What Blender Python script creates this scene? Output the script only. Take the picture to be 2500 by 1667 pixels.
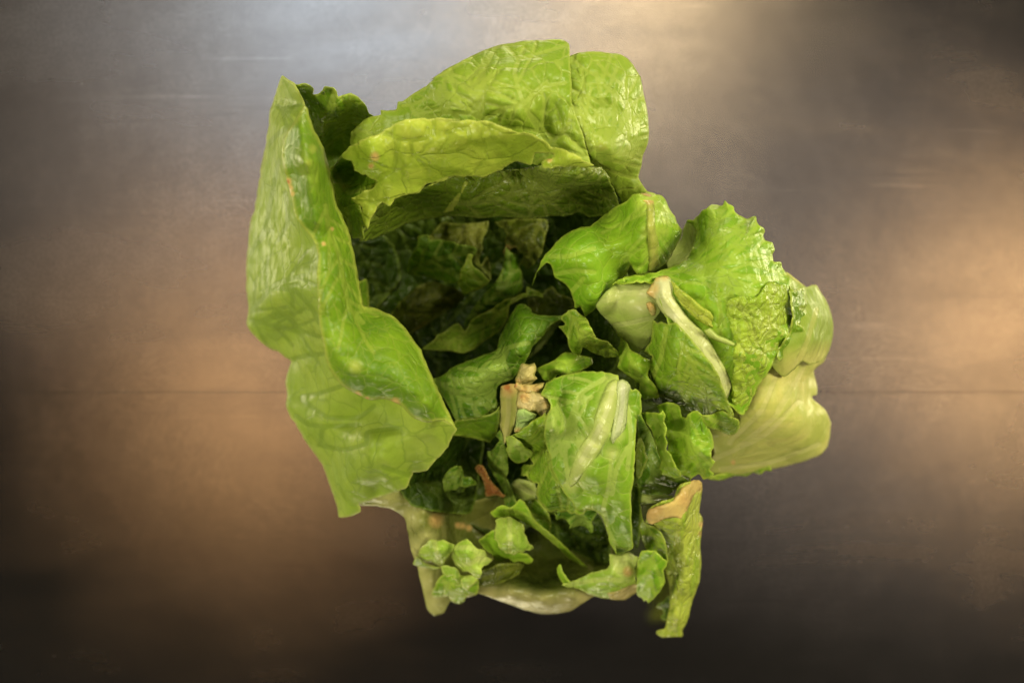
import bpy, math, random
import numpy as np
from mathutils import Vector
from mathutils.geometry import delaunay_2d_cdt

for o in list(bpy.data.objects):
    bpy.data.objects.remove(o)
SC = bpy.context.scene
COL = SC.collection
# ------------------------------------------------------------------ camera
CAM_H, LENS, SENSOR = 0.80, 50.0, 36.0
IW, IH = 2500.0, 1667.0
cam = bpy.data.cameras.new("camera")
cam.lens, cam.sensor_width = LENS, SENSOR
cam.clip_start, cam.clip_end = 0.02, 50
cam.dof.use_dof = True
cam.dof.focus_distance = CAM_H - 0.122
cam.dof.aperture_fstop = 4.5
co = bpy.data.objects.new("camera", cam)
COL.objects.link(co)
co.location = (0, 0, CAM_H)
SC.camera = co
# ------------------------------------------------------------------ world, lamps, exposure
w = bpy.data.worlds.new("World")
SC.world = w
w.use_nodes = True
bg = w.node_tree.nodes["Background"]
bg.inputs[0].default_value = (0.9, 0.8, 0.72, 1)
bg.inputs[1].default_value = 0.012
SC.view_settings.view_transform = 'Standard'
SC.view_settings.look = 'None'
SC.view_settings.exposure = 0.0
SC.view_settings.gamma = 1.0

def area(name, loc, size, watts, colour, aim=(0, 0, 0.05), sy=None):
    l = bpy.data.lights.new(name, 'AREA')
    l.shape = 'RECTANGLE'
    l.size, l.size_y = size, sy or size
    l.energy, l.color = watts, colour
    o = bpy.data.objects.new(name, l)
    COL.objects.link(o)
    o.location = loc
    o.rotation_euler = (Vector(aim) - Vector(loc)).to_track_quat('-Z', 'Y').to_euler()
    return o

area("window_light", (-0.27, 0.70, 2.0), 0.50, 1.15, (0.70, 0.85, 1.0), aim=(0, 0, 0), sy=0.22)
area("ceiling_lamp", (0.21, 0.71, 2.0), 0.20, 1.25, (1.0, 0.76, 0.44), sy=0.14)
area("ceiling_lamp", (1.02, 0.02, 2.0), 0.2, 1.1, (1.0, 0.58, 0.23), sy=0.24)
area("ceiling_lamp", (-0.50, -0.07, 2.0), 0.42, 0.72, (1.0, 0.56, 0.23), sy=0.20)
area("ceiling_panel", (0.08, 0.27, 2.05), 2.2, 1.9, (1.0, 0.85, 0.71), sy=0.85)
area("added_key_light", (-2.5, 0.5, 1.9), 1.0, 66, (1.0, 0.94, 0.62))  # four unseen lights added to brighten the head, clear of the steel's reflections
area("added_key_light", (2.5, 0.7, 1.9), 1.0, 106, (1.0, 0.94, 0.60))
area("added_key_light", (0.3, 2.5, 2.1), 1.0, 52, (1.0, 0.93, 0.58))
area("added_key_light", (-0.5, -2.5, 2.1), 1.0, 50, (1.0, 0.94, 0.62))

# ------------------------------------------------------------------ small maths helpers
def hsh(ix, iy, s):
    n = (ix.astype(np.int64) * 374761393 + iy.astype(np.int64) * 668265263 + s * 974634777) & 0xffffffff
    n = ((n ^ (n >> 13)) * 1274126177) & 0xffffffff
    n = ((n ^ (n >> 16)) * 2246822519) & 0xffffffff
    return ((n ^ (n >> 15)) & 0xffffff) / float(0xffffff)

def vnoise(x, y, s):
    ix, iy = np.floor(x), np.floor(y)
    fx, fy = x - ix, y - iy
    fx, fy = fx * fx * fx * (fx * (fx * 6 - 15) + 10), fy * fy * fy * (fy * (fy * 6 - 15) + 10)
    a, b = hsh(ix, iy, s), hsh(ix + 1, iy, s)
    c, d = hsh(ix, iy + 1, s), hsh(ix + 1, iy + 1, s)
    return (a + (b - a) * fx) * (1 - fy) + (c + (d - c) * fx) * fy - 0.5

def fbm(x, y, s, octv=2):
    t, a = 0, 1.0
    for k in range(octv):
        t = t + a * vnoise(x * 2 ** k, y * 2 ** k, s + 17 * k)
        a *= 0.5
    return t

def worley(x, y, s):
    ix, iy = np.floor(x), np.floor(y)
    f1 = np.full(x.shape, 9.0)
    f2 = np.full(x.shape, 9.0)
    for dx in (-1, 0, 1):
        for dy in (-1, 0, 1):
            cx, cy = ix + dx, iy + dy
            d = np.hypot(cx + hsh(cx, cy, s) - x, cy + hsh(cx, cy, s + 5) - y)
            f2 = np.minimum(f2, np.maximum(f1, d))
            f1 = np.minimum(f1, d)
    return f2 - f1

def segdist(px, py, poly, closed):
    """distance of points to a polyline and the arc length of the nearest point"""
    P = np.asarray(poly, float)
    Q = np.roll(P, -1, 0) if closed else P[1:]
    if not closed:
        P = P[:-1]
    best = np.full(px.shape, 1e9)
    arc = np.zeros(px.shape)
    acc = 0.0
    for (ax, ay), (bx, by) in zip(P, Q):
        ux, uy = bx - ax, by - ay
        L2 = ux * ux + uy * uy
        if L2 < 1e-9:
            continue
        t = np.clip(((px - ax) * ux + (py - ay) * uy) / L2, 0, 1)
        d = np.hypot(px - ax - t * ux, py - ay - t * uy)
        m = d < best
        best = np.where(m, d, best)
        L = math.sqrt(L2)
        arc = np.where(m, acc + t * L, arc)
        acc += L
    return best, arc, acc

def inside(px, py, poly):
    P = np.asarray(poly, float)
    Q = np.roll(P, -1, 0)
    r = np.zeros(px.shape, bool)
    for (ax, ay), (bx, by) in zip(P, Q):
        if ay == by:
            continue
        c = ((ay > py) != (by > py)) & (px < (bx - ax) * (py - ay) / (by - ay) + ax)
        r ^= c
    return r

def spline(pts, step, closed=True):
    P = np.asarray(pts, float)
    n = len(P)
    out = []
    rng = range(n) if closed else range(n - 1)
    for i in rng:
        if closed:
            p0, p1, p2, p3 = P[(i - 1) % n], P[i], P[(i + 1) % n], P[(i + 2) % n]
        else:
            p0, p1, p2, p3 = P[max(i - 1, 0)], P[i], P[i + 1], P[min(i + 2, n - 1)]
        d = np.linalg.norm(p2 - p1)
        m = max(1, int(round(d / step)))
        d01 = max(np.linalg.norm(p1 - p0), 1e-6)
        d23 = max(np.linalg.norm(p3 - p2), 1e-6)
        d = max(d, 1e-6)
        # tangents limited by segment length: stays close to the corner points
        m1 = (p2 - p0) / (d01 + d) * d * 0.5
        m2 = (p3 - p1) / (d + d23) * d * 0.5
        for k in range(m):
            t = k / m
            h = ((2 * t ** 3 - 3 * t ** 2 + 1) * p1 + (t ** 3 - 2 * t ** 2 + t) * m1
                 + (-2 * t ** 3 + 3 * t ** 2) * p2 + (t ** 3 - t ** 2) * m2)
            out.append(h)
    if not closed:
        out.append(P[-1])
    return np.array(out)

def tps(ctrl):
    """thin plate surface through control heights"""
    C = np.asarray(ctrl, float)
    X, z = C[:, :2] / 400.0, C[:, 2]
    n = len(C)
    if n < 4:
        if n == 1:
            return lambda x, y: np.full(np.shape(x), z[0])
        W = np.linalg.lstsq(np.c_[X, np.ones(n)], z, rcond=None)[0]
        return lambda x, y: W[0] * x / 400 + W[1] * y / 400 + W[2]
    U = lambda r2: 0.5 * r2 * np.log(np.maximum(r2, 1e-12))
    D = ((X[:, None] - X[None]) ** 2).sum(-1)
    A = np.zeros((n + 3, n + 3))
    A[:n, :n] = U(D) + np.eye(n) * 4e-4
    A[:n, n:n + 2], A[:n, n + 2] = X, 1
    A[n:n + 2, :n], A[n + 2, :n] = X.T, 1
    W = np.linalg.lstsq(A, np.r_[z, 0, 0, 0], rcond=None)[0]
    def f(x, y):
        x, y = np.asarray(x) / 400.0, np.asarray(y) / 400.0
        r = W[n] * x + W[n + 1] * y + W[n + 2]
        for i in range(n):
            r = r + W[i] * U((x - X[i, 0]) ** 2 + (y - X[i, 1]) ** 2)
        return r
    return f

# survey patches: every patch has its own origin on the drawing sheet and one scale
ORG = dict(A=(550, 50), B=(1050, 50), C=(550, 650), D=(1500, 450), E=(850, 500), F=(1150, 800), G=(900, 1050), H=(1350, 1050))
def S(txt):
    o, k, out = (0, 0), 1.0, []
    for t in txt.split():
        if t == 'S':
            o, k = (0, 0), 1.0
        elif t in ORG:
            o, k = ORG[t], 600 / 1568.0
        else:
            v = [float(q) for q in t.split(',')]
            out.append([o[0] + v[0] * k, o[1] + v[1] * k] + v[2:])
    return out

KX = SENSOR / LENS / IW
def world(px, py, z):
    s = (CAM_H - z) * KX
    return np.stack([(px - IW / 2) * s, -(py - IH / 2) * s, z + 0 * s], -1)

# ------------------------------------------------------------------ materials
def nd(nt, typ, **kw):
    n = nt.nodes.new(typ)
    for k, v in kw.items():
        if k.startswith('i_'):
            n.inputs[k[2:]].default_value = v
        else:
            setattr(n, k, v)
    return n

def mth(nt, op, a, b=None, c=None, clamp=False):
    n = nt.nodes.new('ShaderNodeMath')
    n.operation, n.use_clamp = op, clamp
    for i, v in enumerate((a, b, c)):
        if v is None:
            continue
        if isinstance(v, (int, float)):
            n.inputs[i].default_value = v
        else:
            nt.links.new(v, n.inputs[i])
    return n.outputs[0]

def sstep(nt, v, lo, hi, a=0.0, b=1.0):
    n = nt.nodes.new('ShaderNodeMapRange')
    n.interpolation_type = 'SMOOTHSTEP'
    nt.links.new(v, n.inputs[0])
    for i, q in enumerate((lo, hi, a, b)):
        n.inputs[i + 1].default_value = q
    return n.outputs[0]

def cmix(nt, f, a, b, mode='MIX'):
    n = nt.nodes.new('ShaderNodeMix')
    n.data_type, n.blend_type = 'RGBA', mode
    if isinstance(f, (int, float)):
        n.inputs[0].default_value = f
    else:
        nt.links.new(f, n.inputs[0])
    for i, v in ((6, a), (7, b)):
        if isinstance(v, tuple):
            n.inputs[i].default_value = v + (1,) if len(v) == 3 else v
        else:
            nt.links.new(v, n.inputs[i])
    return n.outputs[2]

def leaf_mat(name, a, b, vein, edge, vs=0.6, cell=120, rough=0.31, trans=0.18, fine=0.35, bump=1.0, streak=0.0, ew=7.0, spec=0.33):
    m = bpy.data.materials.new(name)
    m.use_nodes = True
    nt = m.node_tree
    nt.nodes.clear()
    L = nt.links.new
    tc = nd(nt, 'ShaderNodeTexCoord')
    oi = nd(nt, 'ShaderNodeObjectInfo')
    vm = nd(nt, 'ShaderNodeVectorMath', operation='ADD')
    L(tc.outputs['Object'], vm.inputs[0])
    cx = nd(nt, 'ShaderNodeCombineXYZ')
    L(oi.outputs['Random'], cx.inputs[0])
    L(mth(nt, 'MULTIPLY', oi.outputs['Random'], 7.3), cx.inputs[1])
    L(cx.outputs[0], vm.inputs[1])
    P = vm.outputs[0]
    dn = nd(nt, 'ShaderNodeTexNoise', i_Scale=95.0, i_Detail=2.0)
    L(P, dn.inputs['Vector'])
    dv = nd(nt, 'ShaderNodeVectorMath', operation='MULTIPLY_ADD')
    L(dn.outputs['Color'], dv.inputs[0])
    dv.inputs[1].default_value = (0.006,) * 3
    L(P, dv.inputs[2])
    Q = dv.outputs[0]
    n1 = nd(nt, 'ShaderNodeTexNoise', i_Scale=34.0, i_Detail=4.0, i_Roughness=0.6)
    L(P, n1.inputs['Vector'])
    n2 = nd(nt, 'ShaderNodeTexNoise', i_Scale=900.0, i_Detail=3.0)
    L(P, n2.inputs['Vector'])
    n3 = nd(nt, 'ShaderNodeTexNoise', i_Scale=140.0, i_Detail=3.0)
    L(P, n3.inputs['Vector'])
    v1 = nd(nt, 'ShaderNodeTexVoronoi', feature='DISTANCE_TO_EDGE', i_Scale=float(cell))
    v2 = nd(nt, 'ShaderNodeTexVoronoi', feature='DISTANCE_TO_EDGE', i_Scale=float(cell) * 3.1)
    L(Q, v1.inputs['Vector'])
    L(Q, v2.inputs['Vector'])
    aD = nd(nt, 'ShaderNodeAttribute', attribute_name='vein')
    aE = nd(nt, 'ShaderNodeAttribute', attribute_name='margin')
    aB = nd(nt, 'ShaderNodeAttribute', attribute_name='browning')
    aP = nd(nt, 'ShaderNodeAttribute', attribute_name='pale')
    k0 = sstep(nt, aD.outputs['Fac'], 0.8, 4.8, 1.0, 0.0)
    k1 = sstep(nt, v1.outputs[0], 0.0, 0.055, min(1.0, fine * 1.9), 0.0)
    k2 = sstep(nt, v2.outputs[0], 0.0, 0.10, fine * 0.45, 0.0)
    k = mth(nt, 'MAXIMUM', k0, mth(nt, 'MAXIMUM', k1, k2))
    base = cmix(nt, sstep(nt, n1.outputs[0], 0.32, 0.68), b, a)
    base = cmix(nt, sstep(nt, n3.outputs[0], 0.35, 0.75, 0.0, 0.45), base, b)
    ny = nd(nt, 'ShaderNodeTexNoise', i_Scale=22.0, i_Detail=3.0)
    L(Q, ny.inputs['Vector'])
    base = cmix(nt, sstep(nt, ny.outputs[0], 0.56, 0.72, 0.0, 0.30), base, vein)
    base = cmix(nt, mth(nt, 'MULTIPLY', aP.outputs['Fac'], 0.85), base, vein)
    base = cmix(nt, mth(nt, 'MULTIPLY', k, vs), base, vein)
    base = cmix(nt, sstep(nt, aE.outputs['Fac'], 1.0, ew, 0.6, 0.0), base, edge)
    # fine cell-size grain of the blade
    base = cmix(nt, sstep(nt, n2.outputs[0], 0.3, 0.7, 0.0, 0.10), base, vein)
    if streak:
        wv = nd(nt, 'ShaderNodeMapping')
        wv.inputs['Scale'].default_value = (30, 260, 60)
        L(P, wv.inputs[0])
        ns = nd(nt, 'ShaderNodeTexNoise', i_Scale=1.0, i_Detail=3.0)
        L(wv.outputs[0], ns.inputs['Vector'])
        base = cmix(nt, sstep(nt, ns.outputs[0], 0.4, 0.7, 0.0, streak), base, b)
    # small bruises
    sp = nd(nt, 'ShaderNodeTexNoise', i_Scale=60.0, i_Detail=5.0)
    L(Q, sp.inputs['Vector'])
    base = cmix(nt, sstep(nt, sp.outputs[0], 0.70, 0.78, 0.0, 0.45), base, (0.30, 0.22, 0.05))
    br = mth(nt, 'MULTIPLY', aB.outputs['Fac'], sstep(nt, n3.outputs[0], 0.25, 0.5, 0.65, 1.0))
    base = cmix(nt, br, base, (0.76, 0.50, 0.19))
    base = cmix(nt, mth(nt, 'MULTIPLY', sstep(nt, aB.outputs['Fac'], 0.55, 1.0), sstep(nt, n3.outputs[0], 0.54, 0.68, 0, 0.75)), base, (0.48, 0.12, 0.025))
    hb = mth(nt, 'SUBTRACT', mth(nt, 'MULTIPLY', n3.outputs[0], 0.35), mth(nt, 'MULTIPLY', mth(nt, 'MAXIMUM', k1, k2), 0.9))
    hb = mth(nt, 'ADD', hb, sstep(nt, v1.outputs[0], 0.0, 0.36, 0.0, 1.5))
    hb = mth(nt, 'ADD', hb, sstep(nt, v2.outputs[0], 0.0, 0.3, 0.0, 0.15))
    hb = mth(nt, 'ADD', hb, mth(nt, 'MULTIPLY', n2.outputs[0], 0.10))
    hb = mth(nt, 'SUBTRACT', hb, mth(nt, 'MULTIPLY', k0, 0.5))
    bp = nd(nt, 'ShaderNodeBump', i_Strength=0.75, i_Distance=0.0009 * bump)
    L(hb, bp.inputs['Height'])
    pb = nd(nt, 'ShaderNodeBsdfPrincipled')
    L(base, pb.inputs['Base Color'])
    L(sstep(nt, n3.outputs[0], 0.3, 0.7, rough - 0.10, rough + 0.08), pb.inputs['Roughness'])
    pb.inputs['Specular IOR Level'].default_value = spec
    L(bp.outputs[0], pb.inputs['Normal'])
    tr = nd(nt, 'ShaderNodeBsdfTranslucent')
    L(cmix(nt, 0.5, base, (0.45, 0.6, 0.05)), tr.inputs['Color'])
    L(bp.outputs[0], tr.inputs['Normal'])
    mx = nd(nt, 'ShaderNodeMixShader')
    mx.inputs[0].default_value = trans
    L(pb.outputs[0], mx.inputs[1])
    L(tr.outputs[0], mx.inputs[2])
    out = nd(nt, 'ShaderNodeOutputMaterial')
    L(mx.outputs[0], out.inputs[0])
    return m

M = dict(
    lime=leaf_mat('lime_leaf', (0.44, 0.53, 0.060), (0.26, 0.39, 0.030), (0.52, 0.56, 0.10), (0.58, 0.62, 0.10), 0.5),
    fold=leaf_mat('lime_leaf_underside', (0.52, 0.59, 0.085), (0.36, 0.48, 0.045), (0.28, 0.38, 0.03), (0.58, 0.62, 0.14), 0.55, cell=46, fine=0.5, bump=0.6),
    outer=leaf_mat('outer_leaf_underside', (0.37, 0.47, 0.065), (0.27, 0.385, 0.038), (0.17, 0.26, 0.025), (0.55, 0.58, 0.16), 0.6, cell=60, fine=0.42, bump=0.22, rough=0.48, spec=0.28),
    palerim=leaf_mat('outer_leaf_shoulder', (0.27, 0.37, 0.045), (0.20, 0.30, 0.025), (0.58, 0.53, 0.17), (0.40, 0.46, 0.09), 0.35, cell=70, fine=0.1, bump=0.5, rough=0.45, spec=0.2),
    mid=leaf_mat('mid_green_leaf', (0.24, 0.39, 0.022), (0.11, 0.235, 0.010), (0.44, 0.52, 0.09), (0.50, 0.58, 0.10), 0.45, bump=0.55),
    rim=leaf_mat('folded_green_leaf', (0.20, 0.345, 0.015), (0.10, 0.22, 0.008), (0.40, 0.46, 0.08), (0.50, 0.54, 0.10), 0.4, bump=0.35, ew=12.0, rough=0.38),
    top=leaf_mat('top_leaf', (0.31, 0.43, 0.040), (0.205, 0.335, 0.020), (0.46, 0.53, 0.11), (0.44, 0.52, 0.09), 0.42, cell=60, fine=0.5, bump=0.45, rough=0.40),
    bright=leaf_mat('fresh_green_leaf', (0.29, 0.49, 0.026), (0.15, 0.33, 0.010), (0.46, 0.58, 0.09), (0.50, 0.62, 0.08), 0.45, bump=0.40, cell=95, rough=0.36),
    centre=leaf_mat('ribbed_green_leaf', (0.25, 0.43, 0.026), (0.13, 0.28, 0.010), (0.50, 0.58, 0.16), (0.48, 0.58, 0.09), 0.5, bump=0.40, cell=80, fine=0.3, rough=0.36),
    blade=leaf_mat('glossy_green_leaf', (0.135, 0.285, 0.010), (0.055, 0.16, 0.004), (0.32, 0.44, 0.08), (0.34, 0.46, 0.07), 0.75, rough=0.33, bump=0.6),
    dark=leaf_mat('shade_dark_green_leaf', (0.034, 0.078, 0.004), (0.013, 0.036, 0.002), (0.22, 0.30, 0.05), (0.26, 0.36, 0.05), 0.3, rough=0.32, spec=0.3),  # green darkened further, the shade of the hollow is put into the colour
    olive=leaf_mat('shade_dark_olive_leaf', (0.09, 0.115, 0.009), (0.03, 0.050, 0.003), (0.26, 0.28, 0.05), (0.28, 0.32, 0.06), 0.35, rough=0.34, spec=0.3),  # olive pieces, darkened so the colour carries the hollow's shade
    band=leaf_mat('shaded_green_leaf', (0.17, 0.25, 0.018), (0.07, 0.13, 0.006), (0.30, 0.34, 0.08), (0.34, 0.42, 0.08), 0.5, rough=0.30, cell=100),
    pale=leaf_mat('pale_leaf_base', (0.62, 0.575, 0.17), (0.42, 0.46, 0.09), (0.70, 0.64, 0.30), (0.58, 0.54, 0.20), 0.45, cell=60, fine=0.12, bump=0.4, streak=0.5, rough=0.45, spec=0.2),
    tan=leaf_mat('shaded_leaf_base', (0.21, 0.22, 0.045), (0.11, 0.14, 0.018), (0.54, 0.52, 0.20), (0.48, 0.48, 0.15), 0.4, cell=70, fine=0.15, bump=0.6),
    rib=leaf_mat('leaf_rib', (0.60, 0.63, 0.26), (0.45, 0.53, 0.15), (0.72, 0.72, 0.44), (0.40, 0.52, 0.09), 0.35, cell=70, fine=0.12, bump=0.6, rough=0.28, streak=0.5, ew=16.0),
    white=leaf_mat('white_rib', (0.62, 0.62, 0.44), (0.48, 0.54, 0.28), (0.74, 0.74, 0.60), (0.46, 0.55, 0.18), 0.35, cell=90, fine=0.15, bump=0.8, rough=0.28, streak=0.6, ew=16.0),
    stalk=leaf_mat('cream_stalk', (0.64, 0.64, 0.30), (0.48, 0.54, 0.17), (0.74, 0.74, 0.46), (0.56, 0.60, 0.22), 0.4, cell=70, fine=0.12, bump=0.6, rough=0.26, streak=0.5, ew=6.0),
    ribyellow=leaf_mat('yellowed_rib', (0.56, 0.52, 0.15), (0.40, 0.42, 0.07), (0.64, 0.60, 0.26), (0.26, 0.40, 0.025), 0.4, cell=90, fine=0.1, bump=0.4, rough=0.3, streak=0.5, ew=18.0),
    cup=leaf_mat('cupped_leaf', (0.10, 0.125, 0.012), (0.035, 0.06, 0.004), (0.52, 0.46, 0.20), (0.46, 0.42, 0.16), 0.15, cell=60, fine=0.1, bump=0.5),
    chunk=leaf_mat('pale_lime_leaf', (0.44, 0.58, 0.09), (0.24, 0.42, 0.03), (0.60, 0.66, 0.22), (0.58, 0.66, 0.16), 0.5, fine=0.2, bump=0.5),
    rust=leaf_mat('rusted_stalk', (0.46, 0.17, 0.04), (0.26, 0.07, 0.015), (0.55, 0.30, 0.10), (0.50, 0.32, 0.10), 0.4, cell=300, fine=0.5, rough=0.4),
    apricot=leaf_mat('apricot_leaf_end', (0.84, 0.62, 0.25), (0.72, 0.52, 0.17), (0.86, 0.70, 0.36), (0.80, 0.55, 0.20), 0.3, cell=90, fine=0.15, bump=0.4, trans=0.3),
    peach=leaf_mat('browned_rib', (0.82, 0.66, 0.34), (0.64, 0.53, 0.21), (0.66, 0.58, 0.30), (0.52, 0.44, 0.12), 0.4, cell=220, fine=0.2, rough=0.26, trans=0.35, streak=0.25, ew=9.0, bump=0.5),
    mint=leaf_mat('mint_stalk', (0.40, 0.56, 0.18), (0.32, 0.48, 0.12), (0.55, 0.66, 0.34), (0.50, 0.60, 0.22), 0.3, cell=120, fine=0.2, rough=0.34, streak=0.4),
    palegreen=leaf_mat('pale_green_stalk', (0.44, 0.51, 0.14), (0.32, 0.42, 0.08), (0.60, 0.61, 0.28), (0.52, 0.58, 0.22), 0.4, cell=60, fine=0.12, bump=0.5, streak=0.5),
    curl=leaf_mat('blistered_leaf', (0.43, 0.55, 0.055), (0.30, 0.45, 0.028), (0.50, 0.57, 0.13), (0.32, 0.50, 0.03), 0.4, cell=150, fine=0.4, bump=0.95, rough=0.27, ew=10.0),
)

# ------------------------------------------------------------------ leaf builder
CELL = 4.0
GW, GH = int(IW / CELL) + 2, int(IH / CELL) + 2
TOP = np.zeros((GH, GW))
GX, GY = np.meshgrid(np.arange(GW) * CELL, np.arange(GH) * CELL)

def dilate(a, r):
    for ax in (0, 1):
        b = a.copy()
        for k in range(1, r + 1):
            b = np.maximum(b, np.roll(a, k, ax))
            b = np.maximum(b, np.roll(a, -k, ax))
        a = b
    return a

def blur(a, r):
    for ax in (0, 1):
        b = a.copy()
        for k in range(1, r + 1):
            b = b + np.roll(a, k, ax) + np.roll(a, -k, ax)
        a = b / (2 * r + 1)
    return a

def bil(a, px, py):
    x, y = np.clip(px / CELL, 0, GW - 2), np.clip(py / CELL, 0, GH - 2)
    ix, iy = x.astype(int), y.astype(int)
    fx, fy = x - ix, y - iy
    return ((a[iy, ix] * (1 - fx) + a[iy, ix + 1] * fx) * (1 - fy)
            + (a[iy + 1, ix] * (1 - fx) + a[iy + 1, ix + 1] * fx) * fy)

def laterals(rib, n, length, ang, seed, sub=2):
    """side veins branching from a midrib, curving towards its tip"""
    R = random.Random(seed)
    P = spline(rib, 10, False)
    out = []
    N = len(P)
    for i in range(1, n + 1):
        for sd in (-1, 1):
            k = min(N - 2, max(1, int((i - 0.5 + R.uniform(-0.3, 0.3)) / n * N)))
            t = P[min(k + 1, N - 1)] - P[k - 1]
            a0 = math.atan2(t[1], t[0])
            a = a0 + sd * math.radians(ang + R.uniform(-9, 9))
            Ln = length * R.uniform(0.75, 1.2)
            q = [P[k].copy()]
            st = 22.0
            for j in range(max(2, int(Ln / st))):
                a -= sd * math.radians(R.uniform(0, 5))
                a += math.radians(R.uniform(-9, 9))
                q.append(q[-1] + st * np.array([math.cos(a), math.sin(a)]))
                if sub and j > 0 and R.random() < 0.25:
                    s2 = R.choice((-1, 1))
                    b = a + s2 * math.radians(R.uniform(38, 62))
                    qq = [q[-1].copy()]
                    for _ in range(R.randint(2, 4)):
                        b -= s2 * math.radians(R.uniform(0, 14))
                        qq.append(qq[-1] + 17 * np.array([math.cos(b), math.sin(b)]))
                    out.append((np.array(qq), 0.0))
            out.append((np.array(q), 1.0))
    return out

BL = 0.38
CREASE = 1.0
DZ = [0.0]
class Patch:
    pass

def patch(outline, ctrl, seed, ribs='', lat=None, brown=(), pale=(), blister=1.4, vdepth=1.2, nz=1.6, nscale=70.0, cell=0.0, cellamp=0.0,
          facet=0.0, frill=0.0, frillw=26.0, droop=0.0, droopw=26.0, bulge=0.0, bulgew=30.0, jag=1.2, step=4.0, gap=1.0, lift=True, wave=None, follow=False, serr=0.0, serrw=14.0):
    """leaf surface: outline, control heights (mm), veins, blisters and margin; laid on what is already there"""
    out = spline(S(outline), step)
    R = np.random.RandomState(seed)
    # ragged margin
    al = np.arange(len(out)) * step
    nx = vnoise(al / 11.0, al * 0 + 3.3, seed) * 2 * jag + vnoise(al / 27.0, al * 0 + 7.1, seed + 2) * 2 * jag
    tg = np.roll(out, -1, 0) - np.roll(out, 1, 0)
    tg /= np.maximum(np.linalg.norm(tg, axis=1, keepdims=True), 1e-6)
    nrm = np.stack([tg[:, 1], -tg[:, 0]], 1)
    if serr:
        nx = nx + serr * (np.abs(np.sin(al / serrw + 2.5 * vnoise(al / 40.0, al * 0, seed + 4))) - 0.5)
    out = out + nrm * nx[:, None]
    f0 = tps(S(ctrl))
    dz0 = 0.0 if follow else DZ[0]
    def f(a, b):
        q = f0(a, b) + dz0
        return q if follow or dz0 else q + 0.38 * np.maximum(0, q - 30)
    rl = []
    for q in ribs.split('|'):
        if q.strip():
            rl.append(spline(S(q), 10, False))
    veins = [(r, 2.0) for r in rl]
    if lat:
        for r in rl[:lat[3] if len(lat) > 3 else 1]:
            veins += laterals(r, lat[0], lat[1], lat[2], seed)
    bl = [(S(p)[0], r) for p, r in brown]
    pl = [(S(p)[0], r) for p, r in pale]

    fr = np.random.RandomState(seed + 55)
    cen = out.mean(0)
    fpl = [(math.cos(t), math.sin(t), fr.uniform(0.5, 1.3), fr.uniform(0, 14)) for t in fr.uniform(0, 1) + np.arange(6) * 1.05 + fr.uniform(-0.3, 0.3, 6)]

    def field(x, y):
        de, arc, tot = segdist(x, y, out, True)
        z = f(x, y)
        dv = np.full(x.shape, 60.0)
        for q, wd in veins:
            lo, hi = q.min(0) - 60, q.max(0) + 60
            m = (x > lo[0]) & (x < hi[0]) & (y > lo[1]) & (y < hi[1])
            if not m.any():
                continue
            d, _, _ = segdist(x[m], y[m], q, False)
            dv[m] = np.minimum(dv[m], np.maximum(d - wd * 1.6, 0) if wd else d + 1.2)
        if len(veins):
            z = z + BL * blister * (1 - np.exp(-(dv / 26.0) ** 2)) - BL * vdepth * np.exp(-(dv / 6.0) ** 2)
        wx, wy = x + 18 * vnoise(x / 55, y / 55, seed + 71), y + 18 * vnoise(x / 55, y / 55, seed + 72)
        cr = 0.45 - 2 * np.abs(vnoise(wx / nscale, wy / nscale, seed + 73)) + 0.5 * (2 * np.abs(vnoise(wx / nscale * 1.9, wy / nscale * 1.9, seed + 74)) - 0.45)
        z = z + nz * (fbm(x / nscale, y / nscale, seed) * 1.0 + CREASE * cr)
        if cellamp:
            xx = x + 14 * vnoise(x / 30, y / 30, seed + 61)
            yy = y + 14 * vnoise(x / 30, y / 30, seed + 62)
            wv = worley(xx / cell, yy / cell, seed + 9)
            z = z + BL * cellamp * (1 - np.exp(-(wv / 0.22) ** 2))
        if wave:
            ax, ay, wl, am = wave
            z = z + am * np.sin((x * ax + y * ay) / wl + 2 * vnoise(x / 120, y / 120, seed + 31))
        if frill:
            z = z + frill * np.exp(-(de / frillw)) * np.sin(arc / 17.0 + 5 * vnoise(arc / 60, arc * 0, seed + 12)) * (0.5 + vnoise(arc / 45, arc * 0 + 9, seed + 13) + 0.5)
        if droop:
            k = np.clip(1 - de / droopw, 0, 1)
            z = z - 0.3 * droop * k * k
        if facet:
            z = z + facet * np.minimum.reduce([-k * ((x - cen[0]) * cx + (y - cen[1]) * cy) + c for cx, cy, k, c in fpl])
        if bulge:
            k = np.clip(de / bulgew, 0, 1)
            z = z + bulge * np.sqrt(np.clip(1 - (1 - k) ** 2, 0, 1))
        return z, de, dv

    # interior points on a jittered grid
    lo, hi = out.min(0), out.max(0)
    gx, gy = np.meshgrid(np.arange(lo[0], hi[0], step), np.arange(lo[1], hi[1], step * 0.87))
    gx[1::2] += step / 2
    gx, gy = gx.ravel(), gy.ravel()
    gx = gx + R.uniform(-0.2, 0.2, gx.shape) * step
    gy = gy + R.uniform(-0.2, 0.2, gy.shape) * step
    k = inside(gx, gy, out)
    gx, gy = gx[k], gy[k]
    d, _, _ = segdist(gx, gy, out, True)
    k = d > step * 0.55
    pts = np.r_[out, np.c_[gx[k], gy[k]]]
    n = len(out)
    res = delaunay_2d_cdt([Vector(p) for p in pts], [], [list(range(n))], 1, 1e-4)
    V = np.array([[v.x, v.y] for v in res[0]])
    F = [list(t) for t in res[2]]
    x, y = V[:, 0].copy(), V[:, 1].copy()
    z, de, dv = field(x, y)
    # lay on the height map
    i0, i1 = int(lo[1] / CELL) - 1, int(hi[1] / CELL) + 2
    j0, j1 = int(lo[0] / CELL) - 1, int(hi[0] / CELL) + 2
    i0, j0 = max(i0, 0), max(j0, 0)
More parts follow.
